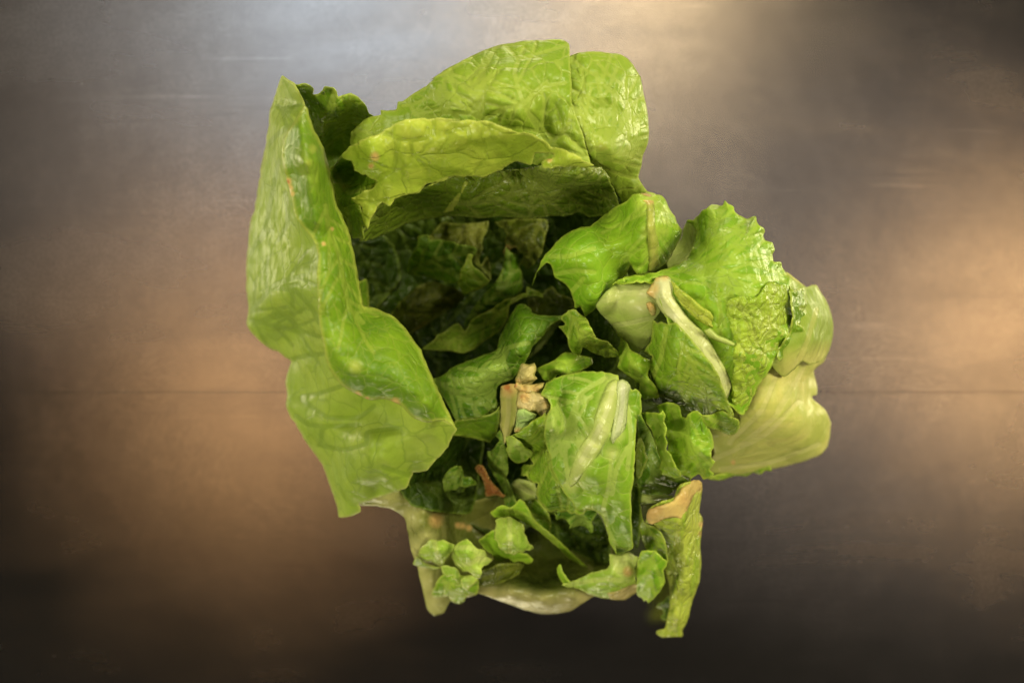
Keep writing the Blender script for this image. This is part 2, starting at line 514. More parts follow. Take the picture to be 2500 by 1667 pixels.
    sx, sy = GX[i0:i1, j0:j1], GY[i0:i1, j0:j1]
    mk = inside(sx, sy, out)
    zr, _, _ = field(sx, sy)
    if follow:      # lies directly on the blade below
        base = TOP.copy()
        base = blur(base, 2) / np.maximum(blur((TOP > 0) * 1.0, 2), 0.05)
        z = z + bil(base, x, y) * 1000.0 - 0.5
        zr = zr + base[i0:i1, j0:j1] * 1000.0 - 0.5
    elif lift:
        need = np.zeros_like(TOP)
        need[i0:i1, j0:j1] = np.where(mk, np.maximum(0, TOP[i0:i1, j0:j1] * 1000 + gap - zr), 0)
        if need.max() > 0.01:
            L = blur(blur(dilate(need, 5), 2), 2)
            z = z + bil(L, x, y)
            zr = zr + L[i0:i1, j0:j1]
    TOP[i0:i1, j0:j1] = np.where(mk, np.maximum(TOP[i0:i1, j0:j1], zr / 1000.0), TOP[i0:i1, j0:j1])
    p = Patch()
    p.co = world(x, y, z / 1000.0)
    p.F = F
    p.margin, p.vein = np.clip(de, 0, 60), dv
    b = np.zeros(x.shape)
    for c, r in bl:
        b = np.maximum(b, 1 - np.clip(np.hypot(x - c[0], y - c[1]) / r, 0, 1) ** 2)
    p.brown = b
    b = np.zeros(x.shape)
    for c, r in pl:
        b = np.maximum(b, 1 - np.clip(np.hypot(x - c[0], y - c[1]) / r, 0, 1) ** 1.5)
    p.pale = b
    return p

def build(name, p, mat, parent=None, thick=0.3, origin=None):
    c = p.co.mean(0) if origin is None else np.array(origin)
    if parent is not None:
        c = np.array(parent['base_point'])
    me = bpy.data.meshes.new(name)
    me.from_pydata((p.co - c).tolist(), [], p.F)
    # faces upward
    me.update()
    fn = np.zeros(len(me.polygons) * 3)
    me.polygons.foreach_get('normal', fn)
    if fn.reshape(-1, 3)[:, 2].sum() < 0:
        me.flip_normals()
    me.polygons.foreach_set('use_smooth', [True] * len(me.polygons))
    for nm, a in (('vein', p.vein), ('margin', p.margin), ('browning', p.brown), ('pale', p.pale)):
        at = me.attributes.new(nm, 'FLOAT', 'POINT')
        at.data.foreach_set('value', np.asarray(a, np.float32))
    me.materials.append(M[mat])
    o = bpy.data.objects.new(name, me)
    COL.objects.link(o)
    sm = o.modifiers.new('thickness', 'SOLIDIFY')
    sm.thickness, sm.offset = thick / 1000.0, -1.0
    if parent is not None:
        o.parent = parent
    else:
        o.location = c
    o['base_point'] = c.tolist()
    return o

def tag(o, label=None, cat=None, group=None, kind=None):
    for k, v in (('label', label), ('category', cat), ('group', group), ('kind', kind)):
        if v:
            o[k] = v
    return o

SEED = [100]
def leaf(name, mat, outline, ctrl, parent=None, label=None, cat=None, group=None, thick=0.3, **kw):
    SEED[0] += 7
    o = build(name, patch(outline, ctrl, kw.pop('seed', SEED[0]), **kw), mat, parent, thick)
    return tag(o, label, cat, group)

PIECES = "chopped pieces of lettuce lying in the head"
# ------------------------------------------------------------------ the table
def table_material():
    m = bpy.data.materials.new('worn_steel')
    m.use_nodes = True
    nt = m.node_tree
    L = nt.links.new
    pb = nt.nodes['Principled BSDF']
    tc = nd(nt, 'ShaderNodeTexCoord')
    P = tc.outputs['Object']
    mp = nd(nt, 'ShaderNodeMapping')
    mp.inputs['Scale'].default_value = (6, 420, 1)
    L(P, mp.inputs[0])
    br = nd(nt, 'ShaderNodeTexNoise', i_Scale=1.0, i_Detail=5.0, i_Roughness=0.65)
    L(mp.outputs[0], br.inputs['Vector'])
    bl = nd(nt, 'ShaderNodeTexNoise', i_Scale=9.0, i_Detail=5.0, i_Roughness=0.55)
    L(P, bl.inputs['Vector'])
    mp2 = nd(nt, 'ShaderNodeMapping')
    mp2.inputs['Scale'].default_value = (5, 22, 1)
    mp2.inputs['Rotation'].default_value = (0, 0, 0.12)
    L(P, mp2.inputs[0])
    sm = nd(nt, 'ShaderNodeTexNoise', i_Scale=1.0, i_Detail=4.0, i_Roughness=0.6, i_Distortion=0.6)
    L(mp2.outputs[0], sm.inputs['Vector'])
    gr = nd(nt, 'ShaderNodeTexNoise', i_Scale=700.0, i_Detail=2.0)
    L(P, gr.inputs['Vector'])
    c = cmix(nt, sstep(nt, bl.outputs[0], 0.3, 0.7), (0.46, 0.435, 0.42), (0.62, 0.59, 0.565))
    c = cmix(nt, sstep(nt, br.outputs[0], 0.3, 0.7, 0.0, 0.15), c, (0.47, 0.445, 0.43))
    c = cmix(nt, sstep(nt, gr.outputs[0], 0.38, 0.62, 0.0, 0.75), c, (0.44, 0.42, 0.40))
    c = cmix(nt, sstep(nt, sm.outputs[0], 0.60, 0.78, 0.0, 0.35), c, (0.46, 0.43, 0.41))
    # old scratches and wiped smears
    for (rot, sx, sy, lo, hi, amt, colr) in ((0.9, 5, 130, 0.68, 0.76, 0.30, (0.74, 0.71, 0.68)), (-0.7, 6, 110, 0.69, 0.77, 0.30, (0.74, 0.71, 0.68)), (1.9, 5, 120, 0.70, 0.77, 0.3, (0.34, 0.32, 0.31)), (0.3, 9, 16, 0.62, 0.80, 0.22, (0.34, 0.32, 0.31))):
        mq = nd(nt, 'ShaderNodeMapping')
        mq.inputs['Scale'].default_value = (sx, sy, 1)
        mq.inputs['Rotation'].default_value = (0, 0, rot)
        L(P, mq.inputs[0])
        sq = nd(nt, 'ShaderNodeTexNoise', i_Scale=1.0, i_Detail=2.0, i_Distortion=0.8)
        L(mq.outputs[0], sq.inputs['Vector'])
        c = cmix(nt, sstep(nt, sq.outputs[0], lo, hi, 0.0, amt), c, colr)
    md = nd(nt, 'ShaderNodeTexNoise', i_Scale=70.0, i_Detail=6.0, i_Roughness=0.7)
    L(P, md.inputs['Vector'])
    c = cmix(nt, sstep(nt, md.outputs[0], 0.35, 0.65, 0.0, 0.35), c, (0.38, 0.36, 0.35))
    r = mth(nt, 'ADD', sstep(nt, bl.outputs[0], 0.3, 0.7, 0.25, 0.28), sstep(nt, sm.outputs[0], 0.4, 0.7, -0.012, 0.015))
    bp = nd(nt, 'ShaderNodeBump', i_Strength=0.03, i_Distance=0.0002)
    L(br.outputs[0], bp.inputs['Height'])
    nt.nodes.remove(pb)
    gl = nd(nt, 'ShaderNodeBsdfAnisotropic', distribution='BECKMANN')
    gl.inputs['Anisotropy'].default_value = 0.0
    L(c, gl.inputs['Color'])
    L(r, gl.inputs['Roughness'])
    L(bp.outputs[0], gl.inputs['Normal'])
    df = nd(nt, 'ShaderNodeBsdfDiffuse')
    df.inputs['Color'].default_value = (0.10, 0.09, 0.085, 1)
    mx = nd(nt, 'ShaderNodeMixShader')
    mx.inputs[0].default_value = 0.05
    L(gl.outputs[0], mx.inputs[1])
    L(df.outputs[0], mx.inputs[2])
    L(mx.outputs[0], nt.nodes['Material Output'].inputs[0])
    return m

STEEL = table_material()
def sheet(name, x0, x1, y0, y1, z0, z1, tilt=0.0):
    r = 0.00002
    me = bpy.data.meshes.new(name)
    ring = [(x0, y0), (x1, y0), (x1, y1), (x0, y1)]
    ins = [(x0 + r, y0 + r), (x1 - r, y0 + r), (x1 - r, y1 - r), (x0 + r, y1 - r)]
    vs = [(x, y, z0) for x, y in ring] + [(x, y, z1 - r * 0.6) for x, y in ring] + [(x, y, z1) for x, y in ins]
    fs = [(3, 2, 1, 0), (8, 9, 10, 11)]
    for a in range(4):
        b = (a + 1) % 4
        fs += [(a, b, b + 4, a + 4), (a + 4, b + 4, b + 8, a + 8)]
    me.from_pydata(vs, [], fs)
    me.materials.append(STEEL)
    o = bpy.data.objects.new(name, me)
    COL.objects.link(o)
    o.rotation_euler = (tilt, 0, 0)
    return tag(o, kind='structure')

ySeam = -(957 - IH / 2) * KX * CAM_H
t1 = sheet('table_top', -1.2, 1.2, ySeam + 0.00012, 1.0, -0.02, 0.0)
t2 = sheet('table_top', -1.2, 1.2, -1.0, ySeam - 0.00012, -0.02, -0.0002)


# ------------------------------------------------------------------ the head of lettuce
def empty(name, loc):
    o = bpy.data.objects.new(name, None)
    COL.objects.link(o)
    o.location = loc
    o['base_point'] = list(loc)
    o.empty_display_size = 0.02
    return o

HEAD = tag(empty('lettuce', (0.0, -0.005, 0.0)),
           'large open green lettuce head with folded outer leaves standing on the steel table', 'lettuce')

# closed underside of the head, resting on the table
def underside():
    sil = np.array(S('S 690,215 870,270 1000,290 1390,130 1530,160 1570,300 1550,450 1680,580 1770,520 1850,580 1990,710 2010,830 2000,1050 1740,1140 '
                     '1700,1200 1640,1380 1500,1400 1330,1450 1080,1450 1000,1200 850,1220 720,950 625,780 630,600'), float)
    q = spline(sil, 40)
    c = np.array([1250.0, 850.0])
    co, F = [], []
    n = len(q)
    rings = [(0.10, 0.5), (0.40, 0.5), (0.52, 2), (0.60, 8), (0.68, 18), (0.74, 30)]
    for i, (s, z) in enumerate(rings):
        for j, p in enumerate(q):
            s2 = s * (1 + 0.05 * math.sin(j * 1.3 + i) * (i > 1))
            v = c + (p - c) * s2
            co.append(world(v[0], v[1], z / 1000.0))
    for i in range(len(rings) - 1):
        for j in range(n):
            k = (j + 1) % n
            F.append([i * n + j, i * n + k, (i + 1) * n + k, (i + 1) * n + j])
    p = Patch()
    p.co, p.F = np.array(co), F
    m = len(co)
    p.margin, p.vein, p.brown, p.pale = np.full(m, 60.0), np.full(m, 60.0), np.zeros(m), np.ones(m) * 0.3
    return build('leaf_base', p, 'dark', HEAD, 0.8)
underside()

# lower pale cup leaves
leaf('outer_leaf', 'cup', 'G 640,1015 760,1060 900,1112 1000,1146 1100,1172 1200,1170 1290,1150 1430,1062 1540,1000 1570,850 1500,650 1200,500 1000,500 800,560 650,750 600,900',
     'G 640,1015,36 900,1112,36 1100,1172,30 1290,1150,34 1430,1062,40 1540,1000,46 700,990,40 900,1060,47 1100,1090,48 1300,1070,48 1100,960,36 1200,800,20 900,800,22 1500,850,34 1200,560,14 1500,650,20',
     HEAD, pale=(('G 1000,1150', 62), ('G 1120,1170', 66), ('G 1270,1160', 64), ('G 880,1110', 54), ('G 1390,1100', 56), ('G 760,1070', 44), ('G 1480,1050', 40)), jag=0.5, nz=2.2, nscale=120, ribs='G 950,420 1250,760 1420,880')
leaf('outer_leaf', 'tan', 'G -110,425 100,398 200,385 270,345 310,370 420,365 458,420 480,470 600,470 760,430 870,430 900,600 820,800 700,900 690,1045 520,1090 480,1162 420,1182 380,1150 340,1000 310,870 270,760 250,650 230,560 150,502 0,482 -60,478',
     'G -110,425,66 100,420,64 270,360,58 420,380,48 230,560,50 250,650,46 310,870,40 380,1150,24 480,1160,22 600,600,34 800,500,30 700,800,28 860,600,22 500,900,36 420,1000,36 300,600,58 330,760,52',
     HEAD, ribs='G 520,300 470,480 480,700 430,1000', pale=(('G 320,430', 50), ('G 250,560', 40), ('G 290,760', 40), ('G 320,860', 40), ('G 350,980', 46), ('G 410,1100', 52), ('G 120,440', 50), ('G 380,700', 36)), brown=(('G 430,575', 22), ('G 600,610', 10), ('G 570,605', 10), ('G 640,622', 10)), nz=2.2, nscale=90, vdepth=2.0, jag=0.8, droop=3)

# inner leaves that line the hollow; the dark ones carry its shade in their colour
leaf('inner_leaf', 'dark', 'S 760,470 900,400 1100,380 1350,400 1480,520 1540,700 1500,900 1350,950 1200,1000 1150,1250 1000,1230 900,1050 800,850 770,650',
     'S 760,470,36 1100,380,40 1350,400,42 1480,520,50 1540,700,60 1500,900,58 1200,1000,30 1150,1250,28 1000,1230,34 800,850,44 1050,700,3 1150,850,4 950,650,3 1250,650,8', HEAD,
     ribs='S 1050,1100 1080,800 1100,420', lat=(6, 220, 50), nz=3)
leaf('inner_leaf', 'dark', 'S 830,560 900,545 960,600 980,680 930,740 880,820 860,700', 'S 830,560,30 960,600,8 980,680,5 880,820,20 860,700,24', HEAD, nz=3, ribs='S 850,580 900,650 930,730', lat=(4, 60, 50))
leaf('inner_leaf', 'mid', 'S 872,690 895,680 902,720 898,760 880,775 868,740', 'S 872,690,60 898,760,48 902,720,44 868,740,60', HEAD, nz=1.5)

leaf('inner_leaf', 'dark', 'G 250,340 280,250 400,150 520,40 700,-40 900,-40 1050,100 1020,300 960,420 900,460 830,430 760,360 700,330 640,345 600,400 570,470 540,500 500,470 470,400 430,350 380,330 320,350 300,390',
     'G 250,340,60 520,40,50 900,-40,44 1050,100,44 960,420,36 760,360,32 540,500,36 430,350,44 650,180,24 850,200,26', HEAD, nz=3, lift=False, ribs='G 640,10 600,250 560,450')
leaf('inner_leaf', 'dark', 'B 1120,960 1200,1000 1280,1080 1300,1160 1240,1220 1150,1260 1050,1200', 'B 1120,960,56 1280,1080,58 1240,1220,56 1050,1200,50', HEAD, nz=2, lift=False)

# ---- back of the head
leaf('outer_leaf', 'mid', 'A 430,410 470,415 510,407 545,420 560,440 555,475 585,470 625,445 632,425 690,430 712,460 722,490 770,475 800,466 840,490 880,520 900,560 915,595 945,612 960,700 830,830 760,900 700,1000 650,960 600,820 500,640',
     'A 440,420,96 520,410,100 640,430,106 700,440,108 800,466,106 900,560,100 945,612,92 640,560,94 700,560,104 620,700,80 700,720,60 690,850,36 820,650,70 660,960,40 500,640,70',
     HEAD, ribs='A 690,440 690,540 665,640 610,710|A 800,480 790,600 740,740|A 870,530 820,640', lat=(4, 70, 42, 3), blister=2.2, nz=3, nscale=45, frill=1.5, serr=2)
leaf('outer_leaf', 'top', 'B 880,240 905,222 960,205 1060,199 1140,206 1212,216 1260,245 1295,285 1340,360 1358,440 1375,520 1390,610 1397,700 1388,790 1358,870 1350,920 1330,1000 1350,1045 1385,1090 1440,1110 1400,1200 1250,1200 1180,1080 1100,1000 900,960 850,700 850,400',
     'B 880,240,108 1060,199,104 1212,216,98 1340,360,92 1375,520,90 1397,700,88 1388,790,86 1150,400,110 1100,650,112 1250,650,104 1040,880,110 1190,880,106 1220,960,84 1350,920,78 1385,1090,76 1250,1180,70 1120,1000,84 900,800,110',
     HEAD, ribs='B 1045,915 1130,760 1110,580 1060,340|B 1045,915 1220,840 1330,760|B 1050,905 1190,740 1260,560 1240,400|B 1010,890 1000,720 930,560', lat=(5, 110, 48, 4), blister=2.6, vdepth=1.6, cell=42, cellamp=1.0, jag=0.6, droop=5, droopw=26)
TOPLEAF = leaf('outer_leaf', 'top', 'A 800,712 850,668 880,640 920,620 990,602 990,572 1040,575 1090,565 1100,520 1130,515 1165,490 1180,478 1230,450 1280,420 1340,365 1400,320 1480,272 1568,236 B 0,380 60,340 130,306 200,262 280,220 340,192 400,170 480,150 560,136 640,128 720,124 820,120 860,130 886,150 892,230 898,330 902,420 903,520 925,590 950,660 985,760 1005,840 1025,940 900,980 600,900 300,800 0,800 A 1300,800 1000,860 860,860 800,800',
     'A 800,712,94 920,620,94 990,580,98 1090,565,100 1180,480,104 1280,420,104 B 0,400,108 280,220,104 560,136,102 820,120,104 886,150,104 900,330,112 903,520,116 985,760,114 400,300,118 600,330,120 300,560,122 100,520,118 700,500,119 760,650,113 560,600,123 860,820,112 600,900,104 0,800,106 A 1000,800,98 1280,500,108 1150,560,102',
     HEAD, ribs='B 1010,880 760,790 600,540 540,330 600,180|B 600,545 480,560 330,630 130,480 60,420|B 330,620 270,480 250,360|B 590,540 700,430 860,400|B 760,790 880,680 900,560|B 120,490 0,470 A 1480,620|A 1165,500 1215,600 1330,620', lat=(6, 130, 50, 3),
     blister=4.2, vdepth=2.0, nz=2.6, nscale=110, cell=38, cellamp=1.1, jag=0.8, droop=5, droopw=22)
# dim band of leaf hanging under the fold
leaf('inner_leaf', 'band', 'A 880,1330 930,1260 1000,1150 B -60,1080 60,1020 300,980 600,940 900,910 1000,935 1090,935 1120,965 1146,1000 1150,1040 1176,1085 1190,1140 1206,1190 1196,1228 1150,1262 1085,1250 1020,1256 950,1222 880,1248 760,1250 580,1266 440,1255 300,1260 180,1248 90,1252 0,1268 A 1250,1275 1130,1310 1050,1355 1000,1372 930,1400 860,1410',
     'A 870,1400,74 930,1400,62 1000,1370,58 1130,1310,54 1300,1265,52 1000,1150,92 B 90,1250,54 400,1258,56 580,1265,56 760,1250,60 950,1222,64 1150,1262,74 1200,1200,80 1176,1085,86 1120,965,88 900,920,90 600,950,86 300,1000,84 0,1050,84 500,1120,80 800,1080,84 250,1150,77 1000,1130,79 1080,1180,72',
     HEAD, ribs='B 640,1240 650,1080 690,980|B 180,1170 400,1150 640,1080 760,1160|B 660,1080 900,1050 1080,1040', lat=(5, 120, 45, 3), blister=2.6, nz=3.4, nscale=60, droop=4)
leaf('leaf_rib', 'ribyellow', 'B 262,995 235,990 205,1040 165,1110 110,1180 75,1240 90,1255 125,1252 165,1190 215,1110', 'B 235,995,0.4 90,1250,0.4', HEAD, follow=True, bulge=1.6, bulgew=12, jag=0.5)
# shaded green tuck on the left of the fold
leaf('inner_leaf', 'mid', 'A 655,962 690,930 740,868 800,828 900,900 970,1030 940,1060 860,1170 905,1325 878,1312 882,1396 845,1388 812,1392 770,1290 712,1188 690,1050',
     'A 655,962,92 740,868,104 800,828,106 900,960,92 800,950,82 790,1100,88 720,1000,82 690,1050,84 770,1290,84 880,1396,88 905,1325,92 840,1180,92 970,1030,98',
     HEAD, ribs='A 690,950 740,1040 790,1100 940,1060|A 770,1200 800,1340', blister=3, nz=3, nscale=50, vdepth=2)
# bright fold of the top leaf
leaf('folded_margin', 'fold', 'A 738,872 792,815 835,785 880,760 940,735 1000,710 1060,672 1130,642 1200,630 1280,624 1400,630 1500,634 B 60,638 200,638 300,642 390,652 460,675 520,702 600,720 680,738 730,765 770,803 830,818 872,822 915,850 962,884 1010,908 1050,925 1010,942 985,948 940,940 900,928 870,936 838,934 800,942 750,946 722,938 712,915 722,890 775,880 784,858 760,852 720,850 690,852 662,850 655,885 640,918 605,910 560,897 535,900 508,910 480,940 450,962 400,985 340,1006 300,998 240,994 170,998 110,1000 80,1020 40,1040 -10,1056 A 1420,1008 1395,1018 1355,1032 1300,1040 1280,1062 1245,1098 1180,1110 1120,1128 1082,1140 1050,1182 1000,1164 975,1200 940,1250 920,1300 904,1332 880,1290 866,1240 868,1190 835,1165 800,1130 860,1100 940,1064 962,1025 900,985 825,960 800,900',
     'A 738,872,108 792,815,113 880,760,118 1000,710,121 1130,640,124 1280,624,126 B 60,638,127 300,642,129 520,702,129 700,745,124 872,822,119 1050,925,112 985,948,106 840,934,109 722,938,108 780,858,112 640,918,106 508,910,106 340,1006,102 110,1000,102 A 1420,1008,102 1280,1062,100 1120,1128,98 1050,1182,98 904,1332,92 868,1190,96 962,1025,106 825,960,106 920,860,117 1000,880,115 1300,800,122 B 200,800,121 450,800,120',
     TOPLEAF, ribs='A 960,1020 1060,960 1100,830 1110,760|A 1000,715 1080,740 1160,770 1280,750 B -20,700|A 1180,770 1200,850 1250,920|B 110,720 160,700 240,690|B 240,690 250,790 180,830|B 390,660 400,740 470,800|B 250,780 340,800|A 1330,640 1330,730', blister=4.0, vdepth=1.2, nz=2.6, nscale=75, cell=52, cellamp=1.0, jag=2.2, droop=3, droopw=20,
     brown=(('A 955,870', 14), ('A 930,930', 9), ('B 762,890', 9)), gap=4)

DZ[0] = -15.0
# ---- pieces in the hollow
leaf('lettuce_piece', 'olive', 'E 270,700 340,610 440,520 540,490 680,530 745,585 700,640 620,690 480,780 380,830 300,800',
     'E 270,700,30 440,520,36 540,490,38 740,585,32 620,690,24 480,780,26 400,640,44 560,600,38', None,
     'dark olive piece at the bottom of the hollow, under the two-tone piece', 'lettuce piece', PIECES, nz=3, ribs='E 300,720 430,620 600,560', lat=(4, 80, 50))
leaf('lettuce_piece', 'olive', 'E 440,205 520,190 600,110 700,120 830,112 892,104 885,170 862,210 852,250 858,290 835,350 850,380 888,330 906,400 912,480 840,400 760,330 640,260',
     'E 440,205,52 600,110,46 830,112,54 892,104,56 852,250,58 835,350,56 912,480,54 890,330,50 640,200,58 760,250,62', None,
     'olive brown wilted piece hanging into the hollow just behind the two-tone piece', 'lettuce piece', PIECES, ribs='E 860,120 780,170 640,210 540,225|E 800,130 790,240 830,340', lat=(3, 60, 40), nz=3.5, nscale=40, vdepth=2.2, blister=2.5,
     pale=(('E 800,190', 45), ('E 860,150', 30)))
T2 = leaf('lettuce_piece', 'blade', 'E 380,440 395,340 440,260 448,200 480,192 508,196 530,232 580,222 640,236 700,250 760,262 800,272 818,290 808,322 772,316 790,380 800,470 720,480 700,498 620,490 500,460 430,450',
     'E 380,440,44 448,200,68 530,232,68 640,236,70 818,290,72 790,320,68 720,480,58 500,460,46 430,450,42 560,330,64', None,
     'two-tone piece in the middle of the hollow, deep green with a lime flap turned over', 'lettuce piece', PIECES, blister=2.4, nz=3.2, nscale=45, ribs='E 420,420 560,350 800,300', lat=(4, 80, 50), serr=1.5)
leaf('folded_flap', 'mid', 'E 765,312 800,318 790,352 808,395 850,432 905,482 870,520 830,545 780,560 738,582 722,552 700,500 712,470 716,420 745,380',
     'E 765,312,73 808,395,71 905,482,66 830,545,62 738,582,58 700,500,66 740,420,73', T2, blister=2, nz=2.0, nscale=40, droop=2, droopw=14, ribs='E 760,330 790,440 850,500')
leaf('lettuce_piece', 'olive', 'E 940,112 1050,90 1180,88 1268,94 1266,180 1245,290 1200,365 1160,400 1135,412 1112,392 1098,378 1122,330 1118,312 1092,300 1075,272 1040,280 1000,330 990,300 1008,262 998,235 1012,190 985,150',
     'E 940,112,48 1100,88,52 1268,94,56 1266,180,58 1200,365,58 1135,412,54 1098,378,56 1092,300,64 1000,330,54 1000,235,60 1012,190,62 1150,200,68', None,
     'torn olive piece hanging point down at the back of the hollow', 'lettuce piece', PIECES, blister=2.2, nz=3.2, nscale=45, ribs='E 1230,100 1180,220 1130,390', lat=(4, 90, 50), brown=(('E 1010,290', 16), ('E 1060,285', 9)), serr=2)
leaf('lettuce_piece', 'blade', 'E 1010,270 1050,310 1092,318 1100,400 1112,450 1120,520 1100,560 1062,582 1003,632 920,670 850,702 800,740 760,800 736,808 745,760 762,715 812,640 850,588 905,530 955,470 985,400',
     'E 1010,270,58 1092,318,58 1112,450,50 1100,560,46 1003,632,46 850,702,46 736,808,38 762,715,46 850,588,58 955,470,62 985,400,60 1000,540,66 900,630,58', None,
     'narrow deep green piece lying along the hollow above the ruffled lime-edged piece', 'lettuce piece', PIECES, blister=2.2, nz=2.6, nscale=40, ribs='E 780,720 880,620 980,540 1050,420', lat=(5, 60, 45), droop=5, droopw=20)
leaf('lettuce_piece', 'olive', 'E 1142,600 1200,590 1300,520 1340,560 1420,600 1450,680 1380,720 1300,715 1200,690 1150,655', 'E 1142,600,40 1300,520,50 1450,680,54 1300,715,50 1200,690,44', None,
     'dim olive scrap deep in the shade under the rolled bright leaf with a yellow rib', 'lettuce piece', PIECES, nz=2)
leaf('lettuce_piece', 'mid', 'E 1138,560 1142,522 1160,535 1182,546 1215,555 1240,580 1240,592 1200,580 1130,592 1080,612 1028,640 1022,690 1018,722 975,802 920,840 862,872 800,920 740,944 680,940 620,930 540,924 478,920 530,880 556,855 570,828 605,815 640,790 672,766 705,758 720,780 738,808 758,795 772,755 810,720 860,690 930,655 1000,608 1060,590 1110,568',
     'E 1142,522,62 1240,585,60 1130,592,60 1028,640,62 1018,722,56 862,872,46 740,944,38 620,930,38 540,924,44 478,920,50 570,828,58 640,790,62 705,758,64 738,808,60 772,755,64 860,690,68 1000,608,68 1110,568,66 850,780,60 680,850,52', None,
     'ruffled yellow green piece with a wavy lime edge across the front of the hollow', 'lettuce piece', PIECES, blister=2, nz=2.4, nscale=50, frill=3.0, frillw=18, ribs='E 1100,590 900,740 620,890', lat=(6, 90, 50))
DZ[0] = 0.0
# veined leaf crossing below the hollow
VL = leaf('lettuce_leaf', 'mid', 'E 670,1470 660,1420 690,1376 760,1366 830,1358 890,1340 945,1308 966,1285 968,1340 960,1400 942,1460 905,1516 870,1505 830,1498 750,1482',
     'E 670,1470,58 690,1376,66 830,1358,68 966,1285,72 942,1460,60 905,1516,52 830,1498,50', None,
     'deep green veined leaf lying diagonally across, just below the hollow', 'lettuce leaf', nz=2)
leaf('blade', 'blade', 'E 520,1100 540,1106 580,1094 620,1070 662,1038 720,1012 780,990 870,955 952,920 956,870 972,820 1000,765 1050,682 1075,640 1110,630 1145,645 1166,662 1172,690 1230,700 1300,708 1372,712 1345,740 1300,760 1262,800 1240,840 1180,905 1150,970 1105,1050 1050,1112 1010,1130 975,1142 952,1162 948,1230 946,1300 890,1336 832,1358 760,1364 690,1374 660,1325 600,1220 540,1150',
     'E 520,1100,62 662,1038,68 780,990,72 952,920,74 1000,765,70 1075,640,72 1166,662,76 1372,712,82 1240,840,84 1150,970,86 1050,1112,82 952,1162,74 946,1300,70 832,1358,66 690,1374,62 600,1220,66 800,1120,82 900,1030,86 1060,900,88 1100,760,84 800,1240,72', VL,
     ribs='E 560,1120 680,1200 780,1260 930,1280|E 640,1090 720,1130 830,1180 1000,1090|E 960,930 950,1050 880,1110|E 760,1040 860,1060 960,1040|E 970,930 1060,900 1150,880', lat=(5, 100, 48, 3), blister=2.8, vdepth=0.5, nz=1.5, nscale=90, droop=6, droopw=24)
leaf('leaf_rib', 'rib', 'E 1380,712 1330,722 1300,760 1270,800 1240,850 1195,920 1150,975 1120,1000 1150,985 1200,950 1245,915 1290,850 1340,770', 'E 1380,712,0.6 1120,1000,0.6', VL, follow=True, bulge=1.6, bulgew=12, jag=0.5)

# ---- left folded outer leaf
LEFT = leaf('outer_leaf', 'outer', 'A 362,352 400,378 440,408 475,470 505,530 530,640 570,900 600,1100 640,1400 640,1568 C 660,100 680,300 700,500 760,650 900,760 1060,800 1200,880 1350,960 1440,1000 1478,1040 1448,1090 1420,1150 1360,1220 1290,1300 1240,1312 1200,1316 1198,1335 1178,1370 1165,1405 1150,1420 1060,1450 960,1478 900,1505 850,1520 865,1535 862,1565 800,1590 725,1600 712,1540 690,1470 655,1370 618,1268 570,1195 520,1130 480,1060 450,1000 415,960 390,905 386,870 395,820 385,745 392,690 405,650 416,600 380,575 330,542 280,525 225,485 180,440 148,400 134,355 145,300 150,250 140,180 134,130 133,60 A 134,1560 145,1430 158,1310 180,1220 200,1130 222,980 250,830 270,700 288,560 308,505 335,430',
     'A 362,352,84 308,505,50 250,830,36 200,1130,32 158,1310,30 134,1560,28 440,420,92 480,540,96 400,560,86 340,700,84 360,860,94 290,1000,66 390,1000,92 300,1300,66 440,1260,96 380,1450,82 560,1430,104 C 134,130,28 150,250,30 134,355,28 225,485,32 330,542,34 416,600,40 250,200,62 300,340,56 480,400,64 400,200,84 550,160,108 580,400,92 500,520,62 640,600,84 392,690,38 520,700,56 690,740,82 390,905,40 500,830,50 750,780,84 520,1130,42 620,1020,68 780,1010,74 850,1080,88 950,900,86 1150,960,98 1300,1010,104 1478,1040,98 1420,1150,92 1290,1300,84 1200,1316,80 1150,1420,76 960,1478,68 850,1520,60 725,1600,46 618,1268,38 690,1470,42 800,1300,80 1000,1150,98 1000,1350,86 960,1420,70 750,1420,66',
     HEAD, ribs='A 330,545 380,575 460,590|C 140,320 250,190 330,110 500,60|C 150,340 260,370 400,400 490,430|C 330,140 450,160 560,280 600,360|C 250,350 380,310 430,340|C 430,340 460,400 600,450|C 400,600 520,570 620,560|C 490,830 600,810 740,765|C 490,850 650,960 860,960 950,890|C 600,1140 760,1170 900,1130 905,1060 1100,1030|C 450,950 530,1010 660,1020 850,1010|C 610,1120 620,1040 660,1020|A 260,810 330,730 430,660|A 150,1500 250,1330 300,1100 340,900|A 180,1450 280,1340|A 340,1400 400,1280 380,1100|C 1010,1280 1100,1310 1190,1340|C 420,350 430,220 420,130', lat=(3, 90, 40, 3),
     blister=3.6, vdepth=1.8, nz=2.4, nscale=85, jag=1.0, droop=4, droopw=24, cell=60, cellamp=0.6, brown=(('A 410,1060', 0.1),), step=4.5)
